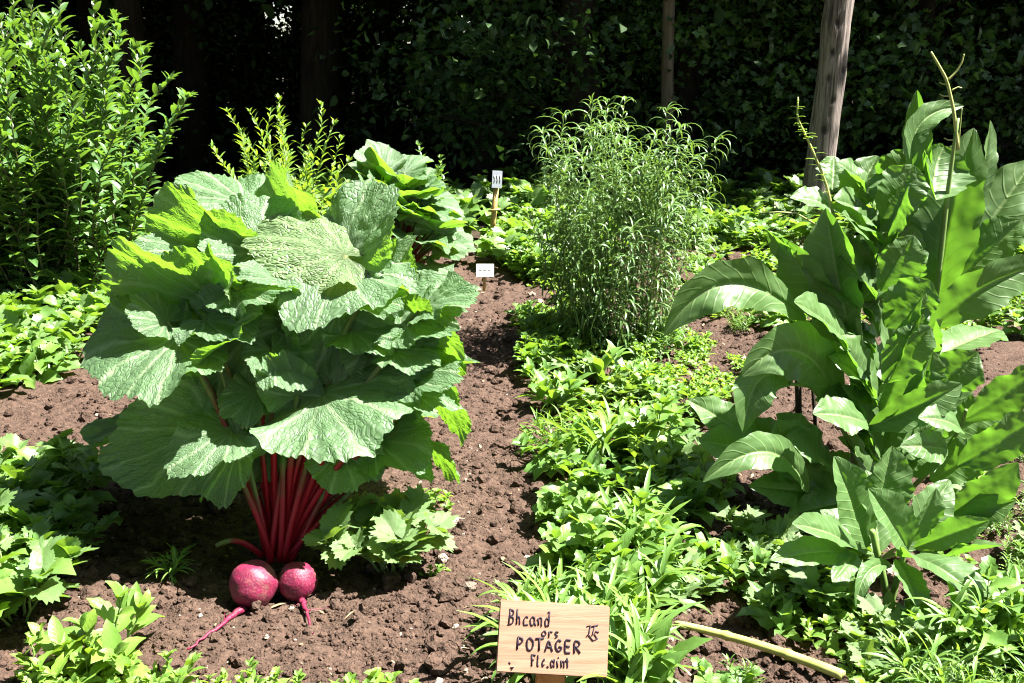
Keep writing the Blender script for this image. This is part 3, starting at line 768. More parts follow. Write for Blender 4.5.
BL((930, 328, 2.82), (1050, 262, 2.78), 48, (-.1, -.99, .0), mid=(985, 288, 2.76), fold=.2)
BL((882, 414, 2.70), (908, 352, 2.66), 48, (-.1, -.62, .78), bend=.1, fold=.3, cup=.3)
BL((922, 396, 2.74), (978, 352, 2.70), 50, (.05, -.85, .5), bend=.2, fold=.3)
BL((930, 350, 2.78), (936, 320, 2.72), 24, (-.2, -.6, .78), bend=.1, cup=.4)
BL((964, 420, 2.74), (1050, 360, 2.68), 42, (-.1, -.97, .1), bend=.14, fold=.2)
BL((868, 428, 2.66), (962, 384, 2.60), 36, (.1, -.90, .4), bend=.2, fold=.4)
BL((866, 422, 2.60), (813, 414, 2.50), 42, (-.1, -.60, .8), bend=.14)
BL((962, 430, 2.62), (918, 418, 2.54), 30, (.1, -.60, .8), bend=.2)
BL((948, 450, 2.62), (900, 446, 2.50), 30, (.1, -.90, .4), bend=.2)
BL((808, 492, 2.66), (703, 482, 2.50), 36, (-.1, -.85, .5), mid=(768, 452, 2.55), fold=.3)
BL((762, 446, 2.74), (688, 400, 2.70), 38, (-.1, -.9, .4), bend=.1)
BL((766, 456, 2.70), (698, 440, 2.62), 40, (-.1, -.85, .5), bend=.12)
BL((800, 480, 2.74), (776, 420, 2.70), 60, (0, -.97, .2), bend=.05)
BL((958, 466, 2.62), (1050, 410, 2.56), 50, (-.1, -.95, .25), bend=.1)
BL((944, 522, 2.58), (1018, 462, 2.50), 42, (-.25, -.93, .2), bend=.1, fold=.4)
BL((930, 524, 2.60), (1016, 500, 2.50), 34, (-.1, -.9, .4), bend=.1, fold=.4)
BL((902, 436, 2.84), (884, 306, 2.86), 46, cam, bend=.06, fold=.3)
BL((905, 436, 2.86), (925, 318, 2.88), 56, cam, bend=.06, fold=.3)
BL((870, 440, 2.86), (850, 350, 2.84), 46, cam, bend=.06, fold=.3)
BL((920, 460, 2.86), (965, 380, 2.9), 56, cam, bend=.06, fold=.3)
BL((850, 470, 2.86), (812, 470, 2.78), 46, cam, bend=.06, fold=.3)
BL((860, 400, 2.9), (930, 330, 3.15), 60, (.1, .3, .95), bend=.1)
BL((860, 360, 2.9), (800, 300, 3.15), 60, (-.1, .3, .95), bend=.1)
BL((930, 360, 2.95), (1000, 330, 3.2), 60, (.2, .3, .9), bend=.1)
rq = np.random.RandomState(5)
for (x0, y0, x1, y1, wd, Y, sn) in ((872, 400, 836, 336, 44, 2.76, 1), (905, 420, 932, 352, 44, 2.72, 1), (868, 300, 848, 232, 40, 2.96, 0), (884, 470, 858, 404, 48, 2.72, 1), (905, 475, 936, 418, 46, 2.72, 1),
                                (835, 470, 786, 436, 44, 2.74, 1), (930, 480, 992, 448, 46, 2.7, 1), (948, 268, 1004, 204, 44, 3.1, 0), (860, 500, 800, 512, 40, 2.72, 1), (862, 372, 816, 310, 44, 2.94, 0), (940, 440, 1010, 406, 46, 2.82, 1)):
    nn = (.1 + .2 * rq.randn(), -.62, .78) if sn else (0, -.95, -.0)
    BL((x0, y0, Y), (x1, y1, Y - .06), wd, nn, bend=.10 + .10 * rq.rand(), fold=.2 + .2 * rq.rand())
for k in range(34):
    t = k / 33.0; yy = 500 - 300 * t; sd = 1 if k % 2 else -1
    x0 = 880 + sd * 8 * rq.rand(); an = radians(20 + 50 * rq.rand() * (1.1 - .5 * t)) * sd
    ln = (66 + 22 * rq.rand()) * (1 - .25 * t); Y = 2.68 + .30 * t + .10 * rq.randn() * .6
    BL((x0, yy, Y), (x0 + ln * math.sin(an), yy - ln * math.cos(an) * .9, Y - .10 + .10 * rq.rand()), 38 + 14 * rq.rand(), (.1 + .25 * rq.randn(), -.60, .75), bend=.12 + .10 * rq.rand(), fold=.2 + .2 * rq.rand())
for (x0, y0, x1, y1, wd, Y) in ((822, 486, 752, 446, 38, 2.78), (826, 496, 748, 486, 36, 2.76), (818, 470, 776, 414, 40, 2.86), (832, 500, 782, 528, 34, 2.72), (812, 460, 742, 424, 36, 2.9)):
    BL((x0, y0, Y), (x1, y1, Y - .08), wd, (.1, -.8, .5), bend=.14, fold=.25)
PB = G(872, 500)
yb = PB[1]
stems = [([(872, 500, yb), (866, 400, yb - .06), (858, 320, yb - .08), (852, 262, yb)], .013, .006, 'stem'),
         ([(880, 500, yb), (888, 400, yb), (905, 330, yb), (880, 232, yb)], .011, .005, 'stem'),
         ([(890, 500, yb), (915, 400, yb), (936, 300, yb), (948, 190, yb), (958, 118, yb)], .013, .005, 'stem'),
         ([(866, 500, yb), (850, 440, yb - .1), (812, 386, yb - .15), (790, 384, yb - .2)], .008, .005, 'stem'),
         ([(958, 150, yb), (954, 112, yb), (947, 80, yb), (938, 64, yb), (931, 52, yb)], .0055, .003, 'stempale'),
         ([(948, 80, yb), (956, 72, yb), (962, 62, yb), (964, 54, yb)], .0035, .002, 'stempale'),
         ([(900, 500, yb), (940, 460, yb - .1), (962, 425, yb - .15), (966, 410, yb - .2)], .008, .005, 'stem'),
         ([(958, 150, yb), (960, 130, yb), (962, 108, yb)], .002, .0012, 'stempale'),
         ([(838, 236, yb), (826, 182, yb), (808, 140, yb), (797, 118, yb), (798, 97, yb)], .005, .002, 'stempale')]
for (x, y, d) in ((947, 84, -1), (947, 96, -1), (950, 90, 1), (952, 140, -1), (954, 148, -1)):
    stems.append(([(x + 2, y, yb), (x + 2 + d * 6, y - 3 * (d > 0), yb), (x + 2 + d * 10, y - 2, yb)], .0022, .0012, 'stempale'))
tall = broad_plant('leafy_plant', PB, 'tall broad-leaved plant with bare flower stalks rising beside the weathered post', Ls, stems, seed=3)
# bracts and buds up the left flower stalk
b = MB(); s = MB(); rs = np.random.RandomState(8)
path = np.array([A(*q, yb) for q in ((838, 236), (826, 182), (808, 140), (797, 118), (798, 97))])
for k in range(44):
    t = rs.rand() ** .8 * 3.9; i = int(t); p = path[i] + (path[i + 1] - path[i]) * (t - i)
    an = rs.rand() * 6.3; d = np.array([cos(an), sin(an), .5])
    batch(b, t_lance(5, 3), p, d, (0, 0, 1), .018 + .03 * (1 - t / 4), .006 + .012 * (1 - t / 4) * rs.rand(), .8, rs.rand())
b.build('foliage', M['lime'], tall, PB)
b = MB()
for (px, py) in ((765, 212), (775, 208), (783, 214), (790, 212)):
    batch(b, t_lance(5, 3), A(px, py, yb), nrm(rs.randn(3) + (0, 0, .8)), (0, -1, .3), .02, .006, .5, .5)
tube(b, np.array([A(px, py, yb) for px, py in ((760, 213), (778, 212), (796, 213), (815, 224))]), np.linspace(.0015, .003, 4), 6)
b.build('flower_stalk', M['stempale'], tall, PB)

Ls = []
BL((866, 548, 2.30), (834, 456, 2.32), 52, (-.15, -.90, .42), bend=.1, fold=.35)
BL((872, 536, 2.34), (892, 446, 2.36), 64, (.0, -.93, .35), bend=.08, fold=.2, wave=.09)
BL((908, 550, 2.26), (868, 488, 2.22), 42, (-.2, -.85, .45), bend=.1, fold=.45)
BL((910, 542, 2.28), (936, 488, 2.28), 30, (.1, -.93, .3), bend=.1, fold=.4)
BL((858, 550, 2.26), (792, 524, 2.12), 36, (-.1, -.55, .83), bend=.14, fold=.3)
BL((850, 552, 2.26), (770, 560, 2.10), 32, (-.1, -.60, .8), bend=.14, fold=.2)
BL((856, 552, 2.24), (832, 582, 2.12), 24, (-.1, -.7, .7), bend=.1)
BL((896, 556, 2.26), (1006, 634, 2.04), 42, (.15, -.75, .65), mid=(948, 572, 2.12), fold=.35)
BL((898, 560, 2.24), (916, 606, 2.08), 34, (-.1, -.75, .65), bend=.14, fold=.3)
BL((904, 566, 2.24), (926, 628, 2.12), 30, (.1, -.9, .3), bend=.1, fold=.3)
BL((892, 566, 2.24), (856, 610, 2.10), 17, (-.2, -.8, .55), mid=(868, 572, 2.14), fold=.3)
BL((934, 560, 2.30), (1002, 546, 2.16), 32, (.1, -.60, .8), bend=.2, fold=.3)
BL((914, 548, 2.30), (990, 520, 2.20), 28, (.0, -.8, .6), bend=.14, fold=.3)
BL((842, 572, 2.26), (830, 626, 2.16), 20, (-.1, -.85, .45), bend=.1)
BL((920, 552, 2.26), (968, 590, 2.12), 26, (.1, -.7, .7), bend=.2, fold=.3)
BL((880, 552, 2.3), (866, 470, 2.42), 50, cam, bend=.08, fold=.3)
BL((900, 552, 2.34), (950, 480, 2.44), 46, (.2, -.5, .8), bend=.1)
BL((880, 560, 2.36), (820, 510, 2.46), 46, (-.2, -.4, .9), bend=.1)
LB = G(888, 604); yl = LB[1]
stems = [([(888, 606, yl), (884, 580, yl), (876, 548, yl), (872, 530, yl)], .011, .007, 'stem'), ([(890, 606, yl), (898, 575, yl), (906, 548, yl), (912, 535, yl)], .010, .006, 'stem')]
broad_plant('leafy_plant', LB, 'short broad-leaved plant with drooping pointed leaves in front of the tall one', Ls, stems, seed=4)

# two dark stakes inside the tall plant
for x0, y0, x1, y1, r, lb in ((800, 440, 797, 345, .011, 'thick'), (818, 440, 812, 372, .007, 'thin')):
    s = MB(); p = G(x0, y0 + 20); q = A(x1, y1, p[1])
    tube(s, np.array([p - (0, 0, .05), (p + q) / 2, q]), r, 8)
    tag(s.build('garden_stake', M['bark'], None, p), f'{lb} dark wooden stake behind the lower leaves of the tall broad-leaved plant', 'stake')


# ------------------------------------------------------------------ stems with leaves
UP = np.array([0, 0, 1.0])


def herb(F, S, rs, n_stems, h, spread, nl, Ln, Wd, tm, bend=.6, el=(20, 55), base_r=.03, rad=.004, t0=.15, droop=.0, mat=0, cluster=4, hvar=.3, splay=1.0, tint=(.2, .9), shrink=.55, petiole=0.0, arch=0.0):
    for k in range(n_stems):
        az = k * ga + rs.rand() * .8; u = math.sqrt((k + .5) / n_stems)
        hh = h * (1 - hvar * rs.rand()) * (1 - .25 * u * splay)
        out = np.array([cos(az), sin(az), 0])
        p0 = out * base_r * u
        p2 = out * (spread * u * (.7 + .5 * rs.rand())) + UP * hh * (1 - arch * u)
        p1 = out * (base_r * u + max(0, spread - base_r) * u * .35) + UP * hh * .65
        n = 9
        P = bez(p0, p1, p2, n); P[1:] += .012 * h * rs.randn(n - 1, 3) * np.array([1, 1, .2])
        if S is not None: tube(S, P, np.linspace(rad, rad * .35, n), 5)
        t = t0 + (1 - t0) * np.linspace(0, 1, nl) ** .9
        t = np.concatenate([t, np.full(cluster, 1.0)])
        K = len(t)
        idx = np.clip(t * (n - 1), 0, n - 1.001); i = idx.astype(int); f = (idx - i)[:, None]
        pos = P[i] * (1 - f) + P[i + 1] * f; tan = nrm(P[i + 1] - P[i])
        a2 = np.arange(K) * ga + rs.rand() * 6.3 + .4 * rs.randn(K)
        e = np.radians(el[0] + (el[1] - el[0]) * t ** 1.5 + 10 * rs.randn(K))
        d = np.stack([np.cos(a2) * np.cos(e), np.sin(a2) * np.cos(e), np.sin(e)], -1) + .35 * tan + .25 * out * u
        nn = UP[None] - .3 * np.stack([np.cos(a2), np.sin(a2), 0 * a2], -1) + .25 * rs.randn(K, 3)
        sz = (1 - shrink * t ** 2) * (.7 + .5 * rs.rand(K)); sz[-cluster:] *= .8
        if petiole and S is not None:
            pe = pos + nrm(d) * (Ln * petiole * sz)[:, None]
            for q in range(K):
                tube(S, bez(pos[q], (pos[q] + pe[q]) / 2 + UP * .01, pe[q], 4), rad * .4, 4, cap=False)
            pos = pe
        tms = tm if isinstance(tm, list) else [tm]
        ch = rs.randint(len(tms), size=K)
        for ti, tmm in enumerate(tms):
            m_ = ch == ti
            if m_.any():
                batch(F, tmm, pos[m_], d[m_], nn[m_], (Ln * sz)[m_], (Wd * sz)[m_], (bend * (.4 + rs.rand(K)) + droop)[m_], (tint[0] + (tint[1] - tint[0]) * rs.rand(K))[m_], mat, fold=.15)


def herb_thing(name, loc, label, cat, leafmat, stemmat='stem', group=None, seed=0, **kw):
    root = empty(name, loc, label, cat, group)
    F, S = MB(), MB(); herb(F, S, np.random.RandomState(seed), F and None or kw.pop('n_stems'), **kw) if False else herb(F, S, np.random.RandomState(seed), **kw)
    F.build('foliage', M[leafmat], root); S.build('stems', M[stemmat], root)
    return root


T_OV = t_lance(9, 5, .38, .10, .75); T_OV2 = t_lance(9, 5, .45, .14, .7); T_LA = t_lance(7, 3, .4); T_LIN = t_lance(7, 3, .35, 0, .5); T_OVS = t_lance(6, 3, .4, 0, .7)
T_LO = t_lobed(5, 41, 5, .38); T_LO2 = t_lobed(7, 49, 5, .30, 2); T_RND = t_lobed(9, 41, 5, .10, 3); T_MAP = t_lobed(5, 31, 3, .35, 4)

# feathery bush in the middle
herb_thing('tarragon_bush', G(614, 350), 'tall feathery bush of narrow grey-green leaves in the middle of the garden', 'bush', 'feather', 'stem', seed=31,
           n_stems=82, h=1.24, spread=.42, nl=50, Ln=.125, Wd=.0095, tm=[T_LIN, T_LA], bend=2.0, el=(25, 55), base_r=.27, rad=.0028, t0=.0, droop=.5, cluster=5, hvar=.55, splay=.2, shrink=.05, arch=.12)
# tall leafy shrub, top left
herb_thing('leafy_shrub', G(58, 306), 'tall dense green shrub with pointed leaves at the edge of the woods', 'shrub', 'shrub', 'stemw', seed=32,
           n_stems=120, h=1.85, spread=.76, nl=58, Ln=.115, Wd=.042, tm=[T_LA, T_OVS], bend=.7, el=(15, 55), base_r=.36, rad=.006, t0=.0, cluster=6, hvar=.5, splay=.9, shrink=.3)
p = G(-45, 300)
herb_thing('leafy_shrub', p, 'green shrub with pointed leaves cut by the left edge of the view', 'shrub', 'shrub', 'stemw', seed=33,
           n_stems=60, h=1.5, spread=.6, nl=52, Ln=.10, Wd=.034, tm=[T_LA, T_OVS], bend=.7, el=(15, 55), base_r=.22, rad=.006, t0=.03, cluster=6, hvar=.45, splay=.9, shrink=.3)
# yellow-green sprigs behind the big plant
herb_thing('tall_herb', np.array([*A(282, 200, 5.2)[:2], 0]), 'yellow-green sprigs with small narrow leaves above the big beet leaves', 'herb', 'lime', 'stem', seed=34,
           n_stems=30, h=1.32, spread=.40, nl=50, Ln=.105, Wd=.028, tm=T_LA, bend=.5, el=(10, 50), base_r=.12, rad=.004, t0=.1, cluster=5, hvar=.4, shrink=.6)
herb_thing('tall_herb', np.array([*A(415, 160, 6.6)[:2], 0]), 'bushy green herb behind the smaller leafy beet plant', 'herb', 'shrub', 'stem', seed=35,
           n_stems=22, h=.92, spread=.3, nl=40, Ln=.07, Wd=.03, tm=T_OVS, bend=.5, el=(10, 50), base_r=.12, rad=.004, t0=.1, cluster=5, hvar=.4, shrink=.4)

# ------------------------------------------------------------------ low crops and weeds: one of each kind, then copies
def proto(name, label, cat, leafmat, seed, **kw):
    o = herb_thing(name, (0, -30, 0), label, cat, leafmat, kw.pop('stemmat', 'stem'), None, seed, **kw)
    return o


P_POT = [proto('leafy_weed', 'x', 'weed', 'herb', 40 + i, n_stems=6, h=.22, spread=.15, nl=7, Ln=.125, Wd=.072, tm=[T_OV, T_OV2], bend=.9, el=(5, 55), base_r=.03, rad=.0035, t0=.2, hvar=.5) for i in range(4)]
P_BRO = [proto('broad_weed', 'x', 'weed', 'herb', 110 + i, n_stems=3, h=.13, spread=.07, nl=5, Ln=.14, Wd=.055, tm=[T_OVS, T_OV], bend=.9, el=(30, 60), base_r=.02, rad=.004, t0=.1, hvar=.5, cluster=2, shrink=.3) for i in range(3)]
P_LIM = [proto('young_seedling', 'x', 'seedling', 'lime', 50 + i, n_stems=5, h=.17, spread=.11, nl=7, Ln=.085, Wd=.040, tm=[T_OV, T_LA], bend=.9, el=(10, 60), base_r=.02, rad=.003, t0=.15, hvar=.5) for i in range(4)]
P_STR = [proto('strap_weed', 'x', 'weed', 'grass', 60 + i, n_stems=5, h=.16, spread=.10, nl=8, Ln=.20, Wd=.018, tm=T_LIN, bend=1.5, el=(35, 70), base_r=.02, rad=.003, t0=.05, hvar=.5, shrink=.3) for i in range(3)]
P_LOB = [proto('lobed_weed', 'x', 'weed', 'lobed', 70 + i, n_stems=5, h=.10, spread=.12, nl=4, Ln=.10, Wd=.095, tm=[T_LO, T_LO2], bend=.7, el=(15, 40), base_r=.02, rad=.003, t0=.4, hvar=.5, cluster=2, shrink=.2) for i in range(3)]
P_SQU = [proto('squash_plant', 'x', 'vegetable plant', 'herb', 80 + i, n_stems=9, h=.26, spread=.26, nl=5, Ln=.15, Wd=.13, tm=[T_LO2, T_RND, T_OV], bend=.8, el=(0, 40), base_r=.05, rad=.005, t0=.35, hvar=.5, cluster=3, shrink=.3) for i in range(3)]
P_FRN = [proto('ferny_weed', 'x', 'weed', 'grass', 90 + i, n_stems=12, h=.14, spread=.09, nl=22, Ln=.035, Wd=.005, tm=T_LIN, bend=.6, el=(15, 50), base_r=.05, rad=.0018, t0=.1, hvar=.4, shrink=.3) for i in range(3)]
P_SMA = [proto('clover_weed', 'x', 'weed', 'lime', 100 + i, n_stems=9, h=.09, spread=.10, nl=5, Ln=.045, Wd=.032, tm=[T_OVS, T_OV], bend=.7, el=(5, 45), base_r=.05, rad=.002, t0=.3, hvar=.5, shrink=.3) for i in range(3)]
PROTOS = P_BRO + P_POT + P_LIM + P_STR + P_LOB + P_SQU + P_FRN + P_SMA
rs = np.random.RandomState(77)


cane = G(676, 632), G(842, 694)
cane_n = nrm(np.array([-(cane[1] - cane[0])[1], (cane[1] - cane[0])[0]]))
sb = A(553, 638.5, 1.80); sb[1] += .03


def plant_at(pr, px, py, sc, label, group=None, z=0):
    p = G(px, py); p[2] = ghd(p[0], p[1]) - .008 + z
    return dup(pr[rs.randint(len(pr))], p, rs.rand() * 6.3, sc, label, group, (.12 * rs.randn(), .12 * rs.randn()))


def inside(poly, x, y):
    c = False; n = len(poly)
    for i in range(n):
        x0, y0 = poly[i]; x1, y1 = poly[i - 1]
        if (y0 > y) != (y1 > y) and x < (x1 - x0) * (y - y0) / (y1 - y0) + x0: c = not c
    return c


def fill(poly, count, kinds, sc, label, group, mind=.06):
    """plants spread over a bed whose outline on the ground is given by view points"""
    W = [tuple(G(*q)[:2]) for q in poly]
    xs, ys = [w[0] for w in W], [w[1] for w in W]
    pts, tries = [], 0
    while len(pts) < count and tries < 20000:
        tries += 1
        x = min(xs) + (max(xs) - min(xs)) * rs.rand(); y = min(ys) + (max(ys) - min(ys)) * rs.rand()
        if math.hypot(x - sb[0], y - sb[1] + .03) < .13 or (abs(x - sb[0]) < .17 and y < sb[1]) or -.22 < (x - cane[0][0]) * cane_n[0] + (y - cane[0][1]) * cane_n[1] < .09 and cane[0][0] - .08 < x < cane[1][0] + .05: continue
        if not inside(W, x, y) or any((x - a) ** 2 + (y - b) ** 2 < mind ** 2 for a, b in pts): continue
        pts.append((x, y))
    for x, y in pts:
        k = rs.randint(len(kinds)); pr, lb, gp = kinds[k]
        s_ = sc[0] + (sc[1] - sc[0]) * rs.rand()
        dup(pr[rs.randint(len(pr))], (x, y, ghd(x, y) - .008), rs.rand() * 6.3, s_, lb + ' ' + label, gp + ' ' + group, (.12 * rs.randn(), .12 * rs.randn()))


k_pot = (P_POT, 'green weed with toothed oval leaves', 'toothed weeds')
k_lim = (P_LIM, 'lime-green seedling with upright leaves', 'lime seedlings')
k_str = (P_STR, 'weed with long arching strap leaves', 'strap-leaved weeds')
k_lob = (P_LOB, 'weed with rounded lobed leaves', 'lobed weeds')
k_squ = (P_SQU, 'low vegetable plant with broad leaves', 'broad-leaved crops')
k_frn = (P_FRN, 'ferny weed with thread-like leaves', 'ferny weeds')
k_bro = (P_BRO, 'weed with tall broad smooth leaves', 'broad smooth weeds')
k_sma = (P_SMA, 'small ground-hugging weed with oval leaves', 'small weeds')
# the bed right of the path
fill([(528, 310), (600, 300), (600, 345), (560, 400), (530, 390)], 30, [k_pot, k_lim, k_sma, k_bro], (.5, 1.0), 'along the far end of the path', 'along the far end of the path', .09)
fill([(536, 400), (600, 370), (680, 410), (720, 520), (600, 560), (560, 560), (545, 470)], 40, [k_pot, k_bro, k_lim, k_bro, k_str, k_lob, k_sma], (.55, 1.2), 'in the crowded bed right of the path', 'in the bed right of the path', .07)
fill([(540, 560), (640, 540), (700, 683), (640, 720), (556, 720), (520, 600)], 22, [k_str, k_bro, k_lim, k_pot], (.6, 1.15), 'behind the painted wooden sign', 'behind the wooden sign', .06)
fill([(660, 570), (760, 540), (860, 600), (1000, 640), (860, 665), (780, 640), (700, 615)], 18, [k_lob, k_lob, k_bro, k_sma], (.6, 1.1), 'beside the pale cane on the ground', 'beside the pale cane', .08)
fill([(800, 678), (900, 655), (1040, 640), (1060, 730), (720, 730)], 36, [k_frn, k_lob, k_frn, k_pot, k_sma, k_str], (.5, 1.0), 'in the corner in front of the broad-leaved plants', 'in the near right corner', .06)
fill([(610, 345), (700, 340), (760, 370), (700, 430), (640, 400)], 30, [k_sma, k_pot, k_lim], (.4, .9), 'between the feathery bush and the tall broad-leaved plant', 'between the feathery bush and the tall plant', .09)
fill([(690, 275), (1020, 270), (1030, 340), (700, 335)], 80, [k_sma, k_sma, k_pot, k_frn], (.7, 1.1), 'on the open soil beyond the tall broad-leaved plant', 'on the open soil beyond the tall plant', .10)
fill([(500, 240), (600, 240), (600, 290), (545, 290), (505, 262)], 60, [k_pot, k_pot, k_squ, k_sma], (.8, 1.2), 'at the far end of the path by the stake', 'at the far end of the path', .11)
fill([(950, 470), (1040, 440), (1040, 590), (960, 600)], 12, [k_sma, k_lob, k_frn], (.7, 1.0), 'on the soil at the right edge', 'on the soil at the right edge', .1)
fill([(120, 212), (1000, 212), (1010, 232), (560, 240), (120, 240)], 46, [k_pot, k_squ], (1.1, 1.7), 'in the shade at the foot of the woods', 'at the foot of the woods', .2)
fill([(690, 228), (1030, 228), (1040, 272), (700, 276)], 55, [k_pot, k_squ, k_sma, k_lob], (.8, 1.3), 'around the foot of the thick wooden post', 'around the foot of the thick post', .13)
# left beds
fill([(-60, 300), (90, 300), (105, 330), (80, 385), (-60, 420)], 26, [k_squ, k_squ, k_pot], (.8, 1.15), 'in the low bed under the tall shrub', 'in the bed under the tall shrub', .12)
fill([(-60, 470), (66, 500), (84, 550), (40, 620), (-60, 660)], 22, [k_squ, k_squ, k_pot, k_bro], (.5, .85), 'in the bed left of the beetroots', 'in the bed left of the beetroots', .12)
fill([(30, 690), (130, 686), (180, 700), (380, 702), (390, 730), (40, 730)], 17, [k_lim, k_lim, k_sma], (.5, .9), 'along the near edge in front of the beetroots', 'in front of the beetroots', .07)
fill([(100, 260), (330, 260), (350, 290), (110, 290)], 16, [k_squ, k_pot], (.8, 1.2), 'between the tall shrub and the beet plants', 'between the shrub and the beet plants', .15)

plant_at(P_LIM, 108, 668, 1.35, 'tall lime seedling with two broad upright leaves at the near left')
plant_at(P_STR, 172, 578, .42, 'small spindly seedling alone on dark soil left of the beetroots')
plant_at(P_SMA, 436, 505, .75, 'small pale seedling alone on the path beside the big beet plant')
plant_at(P_SMA, 437, 575, .4, 'tiny sprout alone on the path right of the beetroots')
plant_at(P_SMA, 520, 640, .6, 'small sprout on the soil left of the wooden sign')
# lobed plant right of the beetroots
herb_thing('celery_plant', G(392, 572), 'low plant with scalloped leaves just right of the beetroots', 'vegetable plant', 'lobed', seed=120,
           n_stems=10, h=.17, spread=.15, nl=4, Ln=.12, Wd=.11, tm=[T_LO2, T_RND], bend=.8, el=(5, 35), base_r=.03, rad=.004, t0=.5, hvar=.4, cluster=3, shrink=.1)
for p_ in PROTOS:
    for c in list(p_.children):
        bpy.data.objects.remove(c)
    bpy.data.objects.remove(p_)

# ------------------------------------------------------------------ the cane on the ground
s = MB(); p0 = gz(G(672, 630), .014); p1 = gz(G(842, 690), .014)
P = bez(p0, (p0 + p1) / 2 + (.010, .016, .012), p1, 40); r = np.full(40, .0108); r[0] = .007
for k in (13, 27): r[k] = .0135
r = r * np.linspace(.8, 1.1, 40)
tube(s, P, r, 12)
tag(s.build('cut_cane', M['cane'], None, p0), 'pale yellow cut cane lying on the ground at the near right', 'cane')

# ------------------------------------------------------------------ the painted sign
def bevel_box(mb, sx, sy, sz, bev, fr, o, mat=0):
    """box with chamfered edges in frame fr (3 axes) about o"""
    import bmesh
    bm = bmesh.new(); bmesh.ops.create_cube(bm, size=1)
    for v in bm.verts: v.co.x *= sx; v.co.y *= sy; v.co.z *= sz
    bmesh.ops.bevel(bm, geom=bm.edges[:], offset=bev, segments=2, affect='EDGES')
    bmesh.ops.triangulate(bm, faces=bm.faces[:])
    v = np.array([x.co[:] for x in bm.verts]); f = np.array([[l.index for l in q.verts] for q in bm.faces]); bm.free()
    mb.add(o + v @ np.asarray(fr), None, f, None, .5, mat)


SC = A(553, 638.5, 1.80)
lean, roll = radians(27), radians(4.2)
e3 = np.array([0.03, -cos(lean), sin(lean)]); e3 = nrm(e3)           # out of the face
e1 = nrm(np.array([1, 0.03, 0])); e2 = np.cross(e3, e1)
e1, e2 = e1 * cos(roll) - e2 * sin(roll), e2 * cos(roll) + e1 * sin(roll)
SW, SH = .226, .142
sb = np.array([SC[0], SC[1] + .03, gh(SC[0], SC[1])])
sg = empty('wooden_sign', sb, 'small wooden plaque hand-lettered POTAGER on an orange-brown stake', 'sign')
b = MB(); bevel_box(b, SW, SH, .016, .002, (e1, e2, e3), SC)
# the board's grain runs along its own x: build it in its own frame
ob = b.build('board', M['board'], sg, sb, smooth=False)
b = MB(); st_top = SC + e2 * (.02) - e3 * .019; st_bot = SC - e2 * (SH / 2 + .19) - e3 * .019 - e1 * .004
bevel_box(b, .060, np.linalg.norm(st_top - st_bot), .018, .002, (e1, e2, e3), (st_top + st_bot) / 2 + e1 * .002)
b.build('stake', M['stake'], sg, sb, smooth=False)
GL = {  # hand strokes in a unit box, y down
    'B': [[(.1, 0), (.1, 1)], [(.0, .02), (.6, .05), (.7, .25), (.5, .45), (.1, .48), (.6, .52), (.8, .75), (.6, .95), (.0, 1)]],
    'h': [[(.15, -.1), (.12, 1)], [(.12, .6), (.4, .4), (.65, .5), (.7, 1)]], 'c': [[(.82, .5), (.72, .38), (.4, .38), (.15, .65), (.25, .95), (.55, 1), (.85, .9)]],
    'a': [[(.7, .5), (.45, .36), (.12, .6), (.18, .92), (.42, 1), (.7, .75)], [(.76, .36), (.72, .85), (.95, 1)]], 'n': [[(.15, .4), (.15, 1)], [(.15, .6), (.45, .4), (.7, .5), (.75, 1)]],
    'd': [[(.7, .5), (.4, .4), (.15, .65), (.25, .95), (.5, 1), (.75, .8)], [(.75, -.05), (.75, 1)], [(.75, -.05), (.6, .05)]], 'o': [[(.5, .3), (.2, .5), (.2, .85), (.5, 1), (.8, .8), (.75, .45), (.5, .3)]],
    'r': [[(.2, .35), (.2, 1)], [(.2, .6), (.5, .35), (.8, .45)]], 's': [[(.8, .4), (.4, .35), (.25, .55), (.7, .75), (.7, .95), (.2, 1)]],
    'P': [[(.15, 0), (.15, 1)], [(.15, .02), (.65, .08), (.75, .3), (.55, .5), (.15, .52)]], 'O': [[(.5, 0), (.18, .2), (.1, .6), (.3, .95), (.6, 1), (.88, .7), (.85, .25), (.5, 0)]],
    'T': [[(0, .03), (1, 0)], [(.5, .02), (.5, 1)]], 'A': [[(.05, 1), (.48, 0), (.92, 1)], [(.2, .65), (.78, .65)]],
    'G': [[(.85, .15), (.5, 0), (.15, .3), (.15, .7), (.5, 1), (.85, .85), (.85, .55), (.55, .55)]], 'E': [[(.8, .02), (.15, 0), (.15, 1), (.82, .98)], [(.15, .48), (.7, .5)]],
    'R': [[(.15, 1), (.15, 0), (.65, .05), (.75, .28), (.55, .5), (.15, .52)], [(.4, .52), (.85, 1)]], 'F': [[(.2, 1), (.2, .05)], [(0, .1), (.8, 0), (.9, .15)], [(.1, .5), (.6, .45)]],
    'l': [[(.5, 0), (.4, .9), (.6, 1)]], '.': [[(.4, .95), (.55, 1)]], 'i': [[(.5, .4), (.5, 1)], [(.5, .12), (.52, .18)]], 't': [[(.5, .1), (.5, .95), (.7, 1)], [(.2, .4), (.85, .38)]],
}


